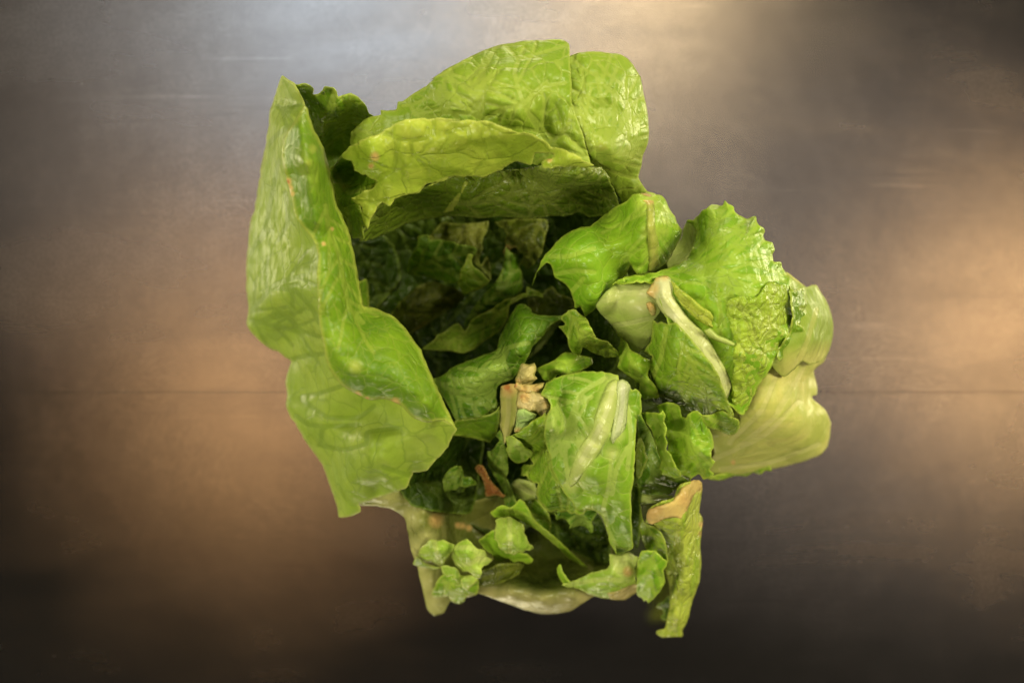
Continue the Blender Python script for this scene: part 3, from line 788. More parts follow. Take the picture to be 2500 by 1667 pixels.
leaf('folded_margin', 'rim', 'A 505,540 490,565 470,600 438,645 400,695 374,742 362,800 360,862 370,920 385,985 405,1060 422,1130 432,1200 450,1262 485,1305 520,1345 555,1385 580,1432 590,1500 588,1568 C 584,40 588,110 592,180 594,270 600,360 612,430 625,500 632,560 645,610 665,655 692,695 740,757 785,788 830,812 880,838 930,852 1000,848 1060,858 1130,890 1160,925 1200,962 1250,985 1300,996 1350,988 1392,988 1435,1010 1478,1042 1462,1005 1440,960 1390,850 1340,742 1300,660 1270,590 1258,555 1250,530 1222,492 1195,460 1172,425 1150,400 1100,345 1050,308 990,282 930,258 885,252 874,200 868,150 850,70 835,-10 A 832,1560 824,1480 808,1420 790,1350 768,1290 745,1235 715,1190 700,1120 690,1050 675,980 660,920 646,870 630,820 602,760 570,710 545,640 525,560',
     'A 505,540,108 438,645,114 374,742,116 360,862,119 405,1060,122 450,1262,126 520,1345,127 580,1432,129 C 588,110,131 600,360,130 625,500,129 692,695,124 830,812,120 930,852,118 1060,858,117 1200,962,114 1300,996,112 1478,1042,108 1390,850,108 1270,590,108 1195,460,106 1050,308,104 930,258,100 868,150,102 A 832,1560,102 768,1290,98 690,1050,96 630,820,94 570,710,98 500,900,120 560,1100,121 620,1300,122 700,1500,124 C 720,200,131 760,420,128 900,600,126 800,700,128 1100,600,124 1150,800,124 1300,880,119',
     LEFT, ribs='A 640,1180 660,1330 720,1480 C 790,260 880,360', lat=(6, 110, 45), blister=2.4, vdepth=1.0, nz=3.0, nscale=95, jag=1.0, droop=7, droopw=30, gap=3,
     brown=(('A 400,1030', 12), ('A 415,1070', 10), ('A 425,1105', 9), ('A 628,1425', 7), ('A 682,1330', 6), ('C 845,820', 11), ('C 905,845', 7), ('C 1085,866', 14)), pale=(('C 830,640', 24), ('A 560,820', 14), ('A 530,910', 12)))

# ---- right: bright leaf with yellow rib rolling into the hollow
RB = leaf('lettuce_leaf', 'bright', 'B 1130,1225 1180,1190 1255,1150 1285,1118 1340,1104 1400,1124 1440,1108 1485,1122 1525,1190 1568,1262 D 400,245 432,290 424,340 392,395 340,490 300,530 245,558 215,568 180,576 150,578 125,550 100,512 80,560 60,592 0,650 -30,690 S 1447,760 1428,774 1418,748 E 1448,660 1440,620 1422,570 1400,522 1360,490 1322,462 1305,420 1288,380 1262,368 1230,400 1200,432 1188,480 1176,522 1168,518 1182,470 1202,420 1225,370 1252,320 1290,282 1330,230 1380,196 1440,160 1500,140 1545,132',
     'B 1130,1225,80 1255,1150,100 1340,1104,104 1485,1122,96 1568,1262,88 D 432,290,86 392,395,84 245,558,92 150,578,98 60,592,92 S 1428,774,86 E 1440,620,92 1400,522,92 1322,462,94 1288,380,98 1262,368,94 1188,480,70 1176,522,66 1225,370,92 1330,230,96 1440,160,96 1545,132,98 1450,300,108 1500,450,107 1540,600,102 1380,300,106 D 230,300,116 150,300,114 320,250,106 120,430,107', None,
     'bright green leaf with a yellowed central rib, rolled over the right side of the hollow', 'lettuce leaf', blister=2.8, nz=3.2, nscale=80, ribs='D 235,60 235,300 240,550|E 1290,330 1400,330 1568,280|E 1330,440 1450,420 1568,430|E 1420,560 1500,470', lat=(6, 130, 48), droop=6, droopw=26,
     pale=(('D 220,120', 45), ('D 240,300', 34), ('D 320,230', 22), ('D 320,170', 22), ('D 310,300', 20), ('D 245,450', 30)))
leaf('leaf_rib', 'ribyellow', 'D 85,100 105,75 150,58 200,56 245,80 255,120 262,200 272,300 285,400 290,500 270,540 240,562 216,560 214,480 212,380 208,280 204,200 200,130 150,95 110,105', 'D 100,90,0.8 240,560,0.5', RB, follow=True, bulge=2.2, bulgew=14, jag=0.7,
     brown=(('D 130,75', 26), ('D 190,80', 24), ('D 230,90', 18)))

# ---- right: pale outer leaf
leaf('outer_leaf', 'pale', 'D 1090,560 1180,620 1225,655 1262,642 1290,645 1312,680 1345,730 1370,782 1390,850 1396,910 1392,970 1382,1020 1362,1080 1335,1135 1300,1160 1272,1190 1285,1250 1296,1300 1294,1342 1262,1350 1262,1365 1300,1395 1340,1430 1368,1480 1385,1530 S 2028,1040 2026,1066 2020,1090 2006,1108 1985,1118 1956,1128 1910,1140 1862,1150 1810,1158 1754,1166 1715,1168 1725,1140 1745,1105 1700,1000 1740,900 1800,760',
     'D 1090,560,70 1225,655,58 1312,680,46 1396,910,34 1335,1135,40 1272,1190,46 1296,1300,44 1262,1360,52 1368,1480,42 S 2028,1040,34 2006,1108,30 1910,1140,30 1754,1166,36 1715,1168,40 1745,1105,60 1700,1000,74 1740,900,80 1860,850,76 1960,780,60 1920,950,80 1860,1050,78 1960,1020,68 1800,1100,62 1985,900,58 1980,1085,46', HEAD,
     ribs='S 1745,1120 1870,1060 1950,980|S 1780,1080 1860,1000 1900,900 1920,800|S 1770,1060 1830,980 1860,890 1880,780|S 1760,1040 1800,960 1820,880|S 1790,1100 1890,1020 1940,940|S 1760,1145 1880,1128 2000,1085|S 1900,1000 1960,900 1985,800', blister=2.2, nz=1.8, nscale=140, droop=14, droopw=50, jag=0.5, gap=2,
     brown=(('S 1725,1130', 10), ('S 1790,1128', 8)))
leaf('outer_leaf', 'palerim', 'D 1080,560 1150,610 1225,655 1262,642 1290,645 1312,680 1345,730 1370,782 1390,850 1397,910 1393,970 1383,1020 1362,1080 1320,1130 1250,1150 1200,1130 1150,1180 1080,1230 1000,1150 1000,800',
     'D 1080,560,86 1225,655,68 1312,680,52 1397,910,38 1362,1080,42 1250,1150,72 1150,1180,84 1000,1150,90 1000,800,90 1200,900,86 1290,850,76 1300,1000,72', HEAD, blister=1.0, nz=1.4, nscale=130, droop=9, droopw=36, jag=0.5,
     ribs='D 1150,1180 1230,1000 1290,800', pale=(('D 1300,1140', 60), ('D 1220,1140', 50), ('D 1150,1180', 60), ('D 1340,1110', 50)))
# little dark frill behind the bottom of that leaf
leaf('outer_leaf', 'mid', 'S 1722,1165 1760,1158 1840,1140 1880,1138 1885,1150 1868,1150 1858,1158 1840,1152 1822,1162 1795,1160 1770,1170 1745,1172', 'S 1722,1165,42 1840,1140,36 1885,1150,32 1770,1170,34', HEAD, lift=False, nz=1, serr=1.5)

# ---- right heart leaf
leaf('lettuce_piece', 'palegreen', 'D 462,238 520,245 520,300 512,370 488,440 450,495 400,515 340,540 330,500 362,455 385,400 425,345 436,290', 'D 462,238,70 520,300,80 340,540,74 420,400,62', None,
     'dull pale green piece in the gap between rolled leaf and heart leaf', 'lettuce piece', PIECES, nz=1.5, lift=False)
STK = leaf('lettuce_piece', 'palegreen', 'D -120,770 -50,680 0,645 60,625 150,615 250,605 300,640 300,800 260,870 250,950 200,1045 150,1075 110,1060 80,1010 20,965 -20,900 -80,830',
     'D -120,770,90 0,645,98 250,605,104 300,800,106 250,950,97 110,1060,86 -20,900,90 80,760,105 180,850,104', None,
     'broad pale stalk piece with a faint green tinge, between rolled leaf and browned stalk', 'lettuce piece', PIECES, ribs='D -100,760 60,700 260,700|D 0,900 120,880 250,850', blister=0.5, vdepth=0.5, nz=0.9, nscale=160, droop=6, droopw=30, pale=(('D 60,680', 60), ('D 180,720', 60)))
HEART = leaf('lettuce_leaf', 'bright', 'D -10,640 60,592 140,580 215,568 280,555 340,535 400,510 455,485 480,450 492,420 505,370 520,335 522,300 500,262 458,248 462,230 485,224 505,230 530,205 562,172 595,150 622,135 660,132 692,130 705,104 735,128 766,152 772,182 800,198 842,222 870,210 902,206 908,235 922,262 950,280 962,300 955,330 960,358 1005,368 1012,395 1022,422 1008,450 1015,490 1040,498 1062,500 1078,540 1098,575 1122,605 1124,660 1130,720 1140,790 1132,860 1115,930 1098,985 1060,1020 1048,1060 1030,1110 985,1190 940,1250 908,1295 880,1360 850,1420 822,1470 790,1462 775,1440 700,1380 560,1200 420,1000 330,850 250,640 140,625',
     'D -10,640,96 215,568,102 340,535,98 455,485,94 505,370,86 458,248,78 562,172,86 705,104,92 772,182,94 842,222,94 962,300,94 1022,422,94 1062,500,92 1122,605,90 1140,790,90 1098,985,92 1040,1090,94 908,1295,94 822,1470,92 700,1380,96 560,1200,102 420,1000,104 250,640,106 500,560,108 620,350,104 750,300,106 880,420,108 800,560,114 1000,650,106 900,800,114 800,850,112 850,1100,108 640,750,111', None,
     'largest bright green heart leaf on the right, with a crinkled fringe along its outer edge', 'lettuce leaf', ribs='D 250,600 450,545 700,500 900,440|D 480,550 700,600 900,680 1000,760|D 620,560 720,680 800,760|D 500,545 560,420 640,300 680,170|D 720,490 820,380 900,280', lat=(6, 160, 34, 4), blister=2.0, vdepth=1.0, nz=3.0, nscale=90, frill=4.0, frillw=22, droop=5, droopw=36, serr=2.5, serrw=9, gap=2)
leaf('crinkled_blade', 'curl', 'D 715,760 735,735 780,722 830,712 880,730 930,700 975,620 1010,620 1060,640 1105,650 1122,700 1135,790 1128,870 1110,940 1096,990 1058,1030 1045,1080 1010,1140 960,1210 915,1290 880,1360 850,1425 820,1472 790,1462 768,1430 750,1390 745,1330 755,1250 762,1150 758,1050 764,970 740,920 745,880 718,830',
     'D 715,760,0.2 1010,620,0.2 1130,790,0.5 1045,1080,0.5 820,1472,1 755,1250,1 745,880,0.5 900,900,3', HEART, follow=True, blister=4, vdepth=2.4, nz=1.6, nscale=40, cell=30, cellamp=3.6, ribs='D 770,1020 860,1090 910,1120 1020,1010|D 800,780 930,900 1030,1000|D 910,1120 890,1280 810,1460|D 770,1300 860,1310', lat=(4, 80, 45, 2), serr=2.0)
leaf('frilled_edge', 'mid', 'D 1115,650 1150,680 1195,660 1225,672 1215,720 1234,760 1215,785 1196,775 1180,790 1212,800 1232,830 1222,880 1195,885 1172,890 1200,910 1218,945 1195,985 1150,995 1140,1035 1098,1050 1085,1100 1060,1135 1040,1110 1050,1040 1090,990 1120,930 1138,850 1128,760',
     'D 1115,650,96 1225,672,78 1234,760,80 1180,790,88 1232,830,82 1172,890,88 1218,945,82 1150,995,86 1060,1135,88 1050,1040,96 1128,850,94', HEART, frill=3.5, frillw=18, nz=3, nscale=35, serr=2, lift=False, blister=2)
STEM = leaf('lettuce_piece', 'mid', 'D 245,868 275,885 300,872 345,890 385,880 440,930 500,1000 580,1090 640,1170 690,1290 720,1370 752,1450 762,1480 735,1485 690,1432 660,1450 620,1468 560,1475 500,1450 455,1440 430,1412 395,1400 340,1370 280,1352 220,1310 165,1285 160,1240 175,1195 228,1130 238,1100 215,1085 190,1065 225,1010 240,950',
     'D 245,868,98 345,890,110 440,930,116 580,1090,120 690,1290,116 762,1480,104 690,1432,100 560,1475,88 430,1412,84 280,1352,86 165,1285,82 175,1195,88 190,1065,92 240,950,98 400,1150,112 530,1250,112 320,1000,109', None,
     'leaf piece with a thick cream stalk browned at its cut end, over the heart leaf', 'lettuce piece', PIECES, ribs='D 430,1010 470,1100 510,1160 460,1390|D 500,1160 560,1330 600,1460|D 330,920 300,1100 230,1260', lat=(5, 120, 42, 2), blister=2.8, nz=2.4, nscale=80, droop=6, droopw=24)
leaf('leaf_stalk', 'stalk', 'D 204,690 222,660 245,625 262,596 300,583 340,584 358,600 366,625 376,655 372,700 400,752 432,800 490,870 560,935 610,1000 650,1065 685,1130 715,1185 735,1230 748,1275 742,1325 722,1362 708,1345 690,1300 670,1240 640,1172 600,1120 560,1080 500,1030 440,968 405,915 370,870 330,842 302,815 275,780 255,735 228,715',
     'D 204,690,1 340,584,1 500,960,0.6 740,1300,0.2', STEM, follow=True, bulge=4.5, bulgew=34, jag=0.5, thick=0.8, ribs='D 340,700 440,850 600,1050 710,1260|D 290,740 400,870 560,1040 690,1250', blister=0.5, vdepth=0.6, nz=0.8,
     brown=(('D 215,690', 26), ('D 240,660', 22), ('D 320,588', 14), ('D 270,600', 12)), pale=(('D 300,650', 50), ('D 400,830', 30)))
leaf('stalk_edge', 'lime', 'D 362,612 380,622 420,665 470,705 520,745 570,785 612,815 632,850 618,885 628,912 600,905 555,880 500,842 450,800 410,745 385,690', 'D 362,612,3 470,705,4 632,850,3 450,800,1', STEM, follow=True, bulge=2.0, bulgew=14, jag=1.0, ribs='D 400,690 500,790 610,880')
leaf('stalk_stub', 'peach', 'D 202,762 225,748 250,765 268,805 262,835 240,842 222,815', 'D 202,762,1.0 262,835,1.0', STEM, follow=True, bulge=2.2, bulgew=10, jag=0.6, brown=(('D 222,775', 16),))
leaf('side_rib', 'rib', 'D 570,930 610,915 660,960 720,985 770,1015 760,1032 700,1015 640,995 600,975', 'D 570,930,2 770,1015,2', STEM, follow=True, bulge=1.8, bulgew=8, jag=0.5)

# ---- middle small pieces
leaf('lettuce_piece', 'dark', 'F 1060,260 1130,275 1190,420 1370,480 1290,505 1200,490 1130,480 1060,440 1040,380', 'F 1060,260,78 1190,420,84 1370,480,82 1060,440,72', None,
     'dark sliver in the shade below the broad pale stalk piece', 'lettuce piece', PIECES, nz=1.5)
leaf('lettuce_piece', 'bright', 'F 940,120 960,58 975,85 992,95 1000,120 1030,150 1090,180 1140,205 1156,225 1140,250 1128,275 1130,310 1170,370 1195,420 1200,445 1160,450 1100,455 1072,440 1070,400 1075,360 1040,340 1000,310 960,280 932,255 940,200',
     'F 940,120,88 960,58,92 1030,150,96 1156,225,92 1130,310,92 1195,420,88 1072,440,84 1000,310,86 932,255,86 1040,240,100', None,
     'small jagged bright green piece between the pale stalk and the central ribbed leaf', 'lettuce piece', PIECES, facet=0.07, jag=1.8, ribs='F 960,90 1040,240 1110,400', lat=(4, 60, 45), blister=2.4, nz=2.8, nscale=40, serr=2)
leaf('lettuce_piece', 'bright', 'F 408,262 470,235 540,200 600,152 640,160 700,172 770,190 775,225 740,250 690,282 640,295 590,300 548,300 530,330 512,345 492,336 470,340 452,325 440,300',
     'F 408,262,82 540,200,88 640,160,86 770,190,88 690,282,92 548,300,94 500,340,92 452,325,90 540,260,97', None,
     'bright green torn piece next to the translucent tan stem end, behind the central ribbed leaf', 'lettuce piece', PIECES, facet=0.07, jag=1.8, blister=2, nz=2.6, nscale=45, droop=5, droopw=16, ribs='F 700,190 600,240 470,300', lat=(3, 60, 45))
leaf('lettuce_piece', 'mid', 'E 1352,722 1385,690 1400,668 1425,662 1462,672 1490,705 1512,722 1540,770 1560,810 1580,850 F 780,55 820,78 862,88 900,120 932,150 936,176 900,186 852,190 800,172 760,150 725,122 712,125 702,160 682,172 648,158 622,120 618,85 600,40 560,-10 E 1380,760',
     'E 1352,722,88 1425,662,94 1512,722,98 F 780,55,100 862,88,96 936,176,90 852,190,86 725,122,92 682,172,86 618,85,92 E 1380,760,88 1480,800,104', None,
     'small curled green piece with a lime edge, above the tan stem ends', 'lettuce piece', PIECES, facet=0.07, jag=1.8, blister=2.2, nz=3.0, nscale=40, frill=2, frillw=14, ribs='E 1400,690 1480,800 F 760,110 900,170', lat=(4, 60, 45), pale=(('E 1540,900', 20),))

# ---- stem ends
CUT = tag(leaf('lettuce_piece', 'pale', 'F 192,372 235,362 285,360 305,420 300,500 292,560 280,620 255,680 210,742 192,700 185,640 190,540 188,450', 'F 192,372,96 285,360,100 300,500,98 210,742,86 188,540,90', None,
     'flat tan green stalk slice standing beside the orange browned stem ends', 'lettuce piece', PIECES, nz=1.2, bulge=1.5, bulgew=12, thick=1.2, brown=(('F 240,380', 30),), ribs='F 240,370 240,520 215,720'))
leaf('lettuce_piece', 'peach', 'F 296,290 312,240 326,222 372,230 405,220 418,262 408,300 424,325 400,352 372,372 345,362 318,378 286,362 278,330', 'F 300,290,98 402,224,100 395,345,101 350,300,103', None,
     'translucent tan stem end, topmost of the row of browned cut ends', 'lettuce piece', PIECES, bulge=2.4, bulgew=12, nz=1.4, nscale=18, thick=1.2, brown=(('F 300,345', 12),), ribs='')
leaf('lettuce_piece', 'peach', 'F 272,366 290,346 330,362 366,350 408,356 460,350 456,386 438,412 408,420 372,440 335,428 306,420 296,396 280,388', 'F 276,368,103 455,360,104 400,412,105 330,420,104', None,
     'browned stem end with rusty red spots, middle one in the row of cut ends', 'lettuce piece', PIECES, bulge=2.0, bulgew=9, nz=1.8, nscale=15, thick=1.2, serr=1.5, brown=(('F 335,402', 20), ('F 405,388', 18), ('F 280,368', 12)), cell=14, cellamp=0.8)
leaf('lettuce_piece', 'peach', 'F 288,470 300,428 322,408 360,418 396,404 440,416 478,430 488,462 510,490 496,525 484,562 455,574 428,560 414,540 380,538 345,552 310,528 294,498', 'F 292,470,104 475,432,108 480,560,103 405,535,106 330,510,105', None,
     'crumpled peach coloured stem end above the pale green stalk block', 'lettuce piece', PIECES, bulge=2.4, bulgew=10, nz=2.4, nscale=20, thick=1.2, serr=1.5, brown=(('F 340,440', 18), ('F 495,480', 16)), cell=26, cellamp=0.8)
leaf('lettuce_piece', 'mint', 'F 300,520 340,512 380,535 415,552 408,580 390,612 370,650 352,675 318,668 275,664 282,620 290,570', 'F 300,520,103 415,552,104 352,675,98 275,664,98', None,
     'pale mint green stalk block with square ends, just below the peach stem end', 'lettuce piece', PIECES, bulge=3, bulgew=14, nz=1, nscale=40, thick=1.5, brown=(('F 300,664', 14), ('F 345,672', 14)))

# ---- lower middle
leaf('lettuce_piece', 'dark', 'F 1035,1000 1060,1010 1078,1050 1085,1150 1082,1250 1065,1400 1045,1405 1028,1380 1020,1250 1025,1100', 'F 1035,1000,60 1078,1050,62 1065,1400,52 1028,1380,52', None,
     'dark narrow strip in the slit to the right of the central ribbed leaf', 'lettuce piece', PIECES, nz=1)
leaf('lettuce_piece', 'blade', 'F 100,790 125,790 180,720 150,690 185,650 215,745 240,790 232,860 236,910 225,960 262,1040 285,1100 300,1130 250,1150 215,1135 212,1060 180,1000 140,930 115,880',
     'F 115,790,66 180,720,72 215,745,72 240,790,68 236,910,60 300,1130,58 215,1135,52 140,930,48 190,850,70', None,
     'thin folded dark green strip hanging beside the rusty red stalk end', 'lettuce piece', PIECES, nz=1.6, ribs='F 195,760 205,880 240,1100', lat=(4, 40, 40), pale=(('F 130,810', 12), ('F 205,820', 10)))
leaf('lettuce_piece', 'rust', 'F 22,890 45,872 78,880 95,910 110,950 140,990 180,1030 212,1075 205,1090 150,1070 95,1075 85,1020 75,970 50,930', 'F 22,890,62 78,880,66 110,950,66 212,1075,60 95,1075,56', None,
     'rusty red browned stalk end lying in the gap before the dark folded strip', 'lettuce piece', PIECES, bulge=1.6, bulgew=10, nz=1.8, nscale=18, thick=1.2, serr=1.5, cell=12, cellamp=0.7)
leaf('lettuce_piece', 'blade', 'G 470,330 490,280 520,242 558,226 592,226 606,262 614,292 650,296 684,322 692,346 650,352 610,362 580,352 560,380 520,384 490,400 475,370', 'G 470,330,56 520,242,62 592,226,62 692,346,54 520,384,52 560,300,64', None,
     'small rounded dark green scrap in the gap left of the rusty stalk end', 'lettuce piece', PIECES, nz=3, nscale=30, blister=2, frill=1.5, ribs='G 590,240 540,310 490,370', lat=(3, 40, 45))
leaf('lettuce_piece', 'palegreen', 'G 905,350 930,320 960,308 1010,320 1062,330 1072,382 1062,432 1020,450 985,452 960,425 935,398', 'G 905,350,54 960,308,58 1062,330,60 1062,432,56 985,452,54', None,
     'pale cut stalk piece just beside the ruffled piece under the central leaf', 'lettuce piece', PIECES, bulge=2, bulgew=16, nz=1.2, thick=1.0, ribs='G 940,340 1000,380 1060,410')
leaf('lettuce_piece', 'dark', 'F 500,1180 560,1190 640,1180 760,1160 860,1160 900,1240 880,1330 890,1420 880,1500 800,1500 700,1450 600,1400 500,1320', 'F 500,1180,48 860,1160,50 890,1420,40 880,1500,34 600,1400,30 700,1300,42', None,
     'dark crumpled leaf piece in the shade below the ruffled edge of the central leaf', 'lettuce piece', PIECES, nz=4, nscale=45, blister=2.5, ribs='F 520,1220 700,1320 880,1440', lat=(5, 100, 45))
leaf('lettuce_piece', 'blade', 'F 535,1180 560,1165 640,1150 760,1150 830,1160 800,1190 775,1225 768,1245 782,1272 778,1300 768,1306 742,1280 715,1268 690,1262 655,1272 625,1282 632,1262 615,1232 580,1215 548,1228', 'F 535,1180,62 640,1150,72 830,1160,72 770,1245,60 778,1300,58 625,1282,54 548,1228,56', None,
     'curly dark green frill poking out below the central ribbed leaf', 'lettuce piece', PIECES, frill=4, frillw=16, nz=2.5, nscale=30, serr=2, blister=2, ribs='F 700,1160 690,1260', lat=(3, 50, 45))
leaf('lettuce_piece', 'mid', 'F 480,540 505,600 500,700 520,800 540,900 600,1000 680,1090 780,1140 820,1172 780,1165 740,1162 722,1190 690,1192 660,1180 640,1192 612,1168 575,1178 548,1160 520,1172 480,1165 462,1132 430,1105 412,1060 422,1020 425,995 400,985 372,972 352,938 318,938 322,900 340,875 372,868 400,870 372,835 392,790 380,770 330,770 312,740 300,708 250,695 280,680 330,640 400,590',
     'F 480,540,88 505,600,94 520,800,94 600,1000,90 780,1140,84 722,1190,76 612,1168,72 480,1165,68 412,1060,68 425,995,76 352,938,68 320,910,64 372,868,74 380,770,74 300,708,74 250,695,70 400,590,82 440,900,84 520,1060,84 470,700,86', None,
     'green piece with a ruffled left edge, lying under the central ribbed leaf', 'lettuce piece', PIECES, blister=3, nz=3.2, nscale=45, frill=3, frillw=20, serr=3, serrw=11, cell=36, cellamp=1.0, ribs='F 480,560 480,760 540,960 700,1130', lat=(7, 120, 50))
CEN = leaf('lettuce_leaf', 'centre', 'F 448,430 462,385 482,345 540,315 620,292 700,282 790,276 850,284 905,294 938,302 942,335 990,348 1018,372 1030,395 1048,388 1070,408 1086,432 1080,460 1088,500 1084,545 1062,572 1056,640 1052,720 1046,820 1042,920 1036,1000 1026,1060 1024,1140 1026,1240 1032,1330 1034,1408 1005,1422 965,1440 930,1452 910,1420 890,1390 878,1340 868,1285 852,1240 832,1195 808,1172 770,1160 740,1158 715,1178 690,1172 660,1140 640,1108 605,1070 582,1030 562,1000 538,950 516,905 508,850 498,800 485,760 470,700 472,640 478,585 492,545 503,520 508,492 490,455',
     'F 448,430,98 482,345,98 620,292,100 790,276,102 938,302,104 1018,372,104 1086,432,102 1084,545,102 1052,720,104 1042,920,100 1026,1060,96 1026,1240,84 1034,1408,66 930,1452,58 890,1390,64 868,1285,72 808,1172,80 740,1158,84 640,1108,88 562,1000,92 516,905,94 470,700,94 478,585,96 508,492,98 640,450,109 600,700,106 760,700,111 880,500,111 950,800,107 800,950,106 950,1100,96 960,1250,82', None,
     'central green leaf with a broad cream white rib down its middle', 'lettuce leaf',
     ribs='F 860,320 700,420 640,570 600,800 625,1000|F 560,480 545,570 500,640|F 770,440 670,500 640,640|F 520,820 570,760 610,700|F 900,800 880,1000 840,1160|F 1000,760 930,900 900,1060|F 850,1180 880,1300 930,1400|F 1000,500 1020,700 1000,900', lat=(4, 80, 42, 3), blister=6.5, vdepth=1.6, nz=2.6, nscale=110, cell=60, cellamp=0.4, jag=1.4, droop=4, droopw=20,
     pale=(('F 900,800', 26), ('F 760,1180', 20), ('F 925,370', 46), ('F 900,470', 46), ('F 870,570', 46), ('F 825,660', 44), ('F 770,750', 42), ('F 715,840', 36), ('F 670,930', 30), ('F 640,1010', 22), ('F 950,560', 34), ('F 930,680', 26)))
leaf('leaf_rib', 'rib', 'F 880,350 925,325 950,350 945,450 925,560 895,660 850,740 800,820 745,890 700,950 665,1000 632,1015 622,960 636,900 660,830 700,750 745,690 775,640 792,560 815,490 845,420', 'F 900,350,0.7 640,1000,0.5', CEN, follow=True, bulge=2.0, bulgew=45, jag=0.5, nz=0.8, ribs='F 910,370 870,520 800,680 700,850', blister=0.3, vdepth=-0.6)
leaf('leaf_rib', 'white', 'F 935,342 965,328 1000,345 1020,380 1006,420 1000,500 998,580 985,640 955,680 930,705 905,740 892,700 900,640 915,570 930,480 930,400', 'F 935,342,1.0 1000,345,1.0 905,740,0.6', CEN, follow=True, bulge=2.0, bulgew=40, jag=0.6, nz=0.8, ribs='F 965,350 965,500 930,680', blister=0.3, vdepth=-0.5)
leaf('folded_tail', 'dark', 'F 888,1340 900,1355 935,1392 1010,1405 1000,1422 965,1440 930,1452 910,1420 892,1390', 'F 888,1340,0.6 930,1452,0.6 1010,1405,0.6', CEN, follow=True, nz=0.8)
leaf('leaf_rib', 'white', 'F 800,1175 818,1172 845,1215 868,1270 885,1330 892,1370 880,1345 862,1290 835,1230', 'F 800,1175,0.8 892,1370,0.8', CEN, follow=True, bulge=1.4, bulgew=6, jag=0.3)

# ---- right lower cluster
leaf('lettuce_piece', 'blade', 'F 1055,560 1085,560 1150,680 1200,800 1260,930 1330,940 1400,970 1330,1010 1280,1050 1240,1075 1140,1070 1085,1062 1060,1000 1050,900 1075,800', 'F 1055,560,82 1150,680,80 1260,930,76 1400,970,74 1240,1075,66 1085,1062,62 1060,900,70', None,
     'deep green veined piece in the shade behind the glossy curled piece', 'lettuce piece', PIECES, ribs='F 1120,620 1150,800 1160,960|F 1090,1060 1180,1020 1260,955', lat=(5, 80, 40, 2), nz=2, vdepth=-0.3)
leaf('lettuce_piece', 'mid', 'F 1062,710 1085,700 1102,740 1112,790 1128,835 1108,880 1090,940 1068,970 1048,940 1050,840', 'F 1062,710,86 1128,835,82 1068,970,76 1048,840,80', None,
     'small lobed green scrap tucked against the right edge of the central leaf', 'lettuce piece', PIECES, nz=1.5, ribs='F 1075,720 1080,940')
leaf('lettuce_piece', 'rib', 'F 1075,1120 1085,1060 1150,1065 1230,1062 1285,1080 1260,1105 1200,1108 1150,1122 1100,1130', 'F 1075,1120,66 1085,1060,70 1285,1080,76 1200,1108,70', None,
     'pale green stalk piece lying crossways above the peach topped drooping leaf', 'lettuce piece', PIECES, bulge=3, bulgew=16, nz=1, thick=1)
CRL = leaf('lettuce_piece', 'bright', 'F 1190,505 1240,478 1290,482 1318,492 1338,540 1345,572 1372,578 1382,550 1402,534 1440,534 1472,556 1490,602 1515,630 1534,680 1550,730 1556,765 1532,790 1535,820 1560,850 1535,880 1522,905 1545,930 1520,950 1482,968 1452,936 1440,940 1410,952 1388,968 1360,955 1340,942 1300,900 1262,800 1250,720 1240,640 1215,560',
     'F 1190,505,92 1290,482,100 1345,572,92 1402,534,98 1472,556,100 1534,680,96 1556,765,92 1560,850,88 1520,950,82 1440,940,80 1340,942,82 1262,800,88 1240,640,92 1400,700,98 1290,560,90 1480,780,102 1330,750,90', None,
     'glossy curled green piece with a crimped edge, above the drooping peach topped leaf', 'lettuce piece', PIECES, ribs='F 1390,560 1380,700 1400,820 1360,930|F 1380,700 1300,640|F 1400,800 1500,740', lat=(5, 90, 45, 2), blister=3.4, nz=4, nscale=45, frill=3, frillw=18, serr=3)
leaf('folded_strip', 'bright', 'F 1085,545 1120,536 1165,540 1205,545 1222,520 1238,560 1230,600 1245,640 1238,690 1248,740 1246,780 1280,820 1300,870 1330,920 1335,948 1290,958 1255,945 1215,935 1202,890 1212,850 1195,800 1178,740 1158,680 1130,620 1105,580',
     'F 1085,545,92 1165,540,98 1222,520,100 1240,660,99 1246,780,97 1335,948,88 1255,945,84 1202,890,84 1178,740,88 1130,620,91', CRL, blister=2.4, nz=2.4, nscale=40, frill=2, frillw=14, serr=2, ribs='F 1170,560 1210,720 1270,900', lat=(5, 60, 45))
leaf('lettuce_piece', 'mid', 'D 560,1475 620,1468 690,1440 740,1482 790,1500 800,1540 780,1580 740,1600 690,1580 620,1560 570,1520', 'D 560,1475,78 690,1440,86 800,1540,80 740,1600,74 620,1560,72', None,
     'dull green rounded scrap between the curled piece and the pale right outer leaf', 'lettuce piece', PIECES, nz=2, droop=3, ribs='D 600,1490 760,1560')
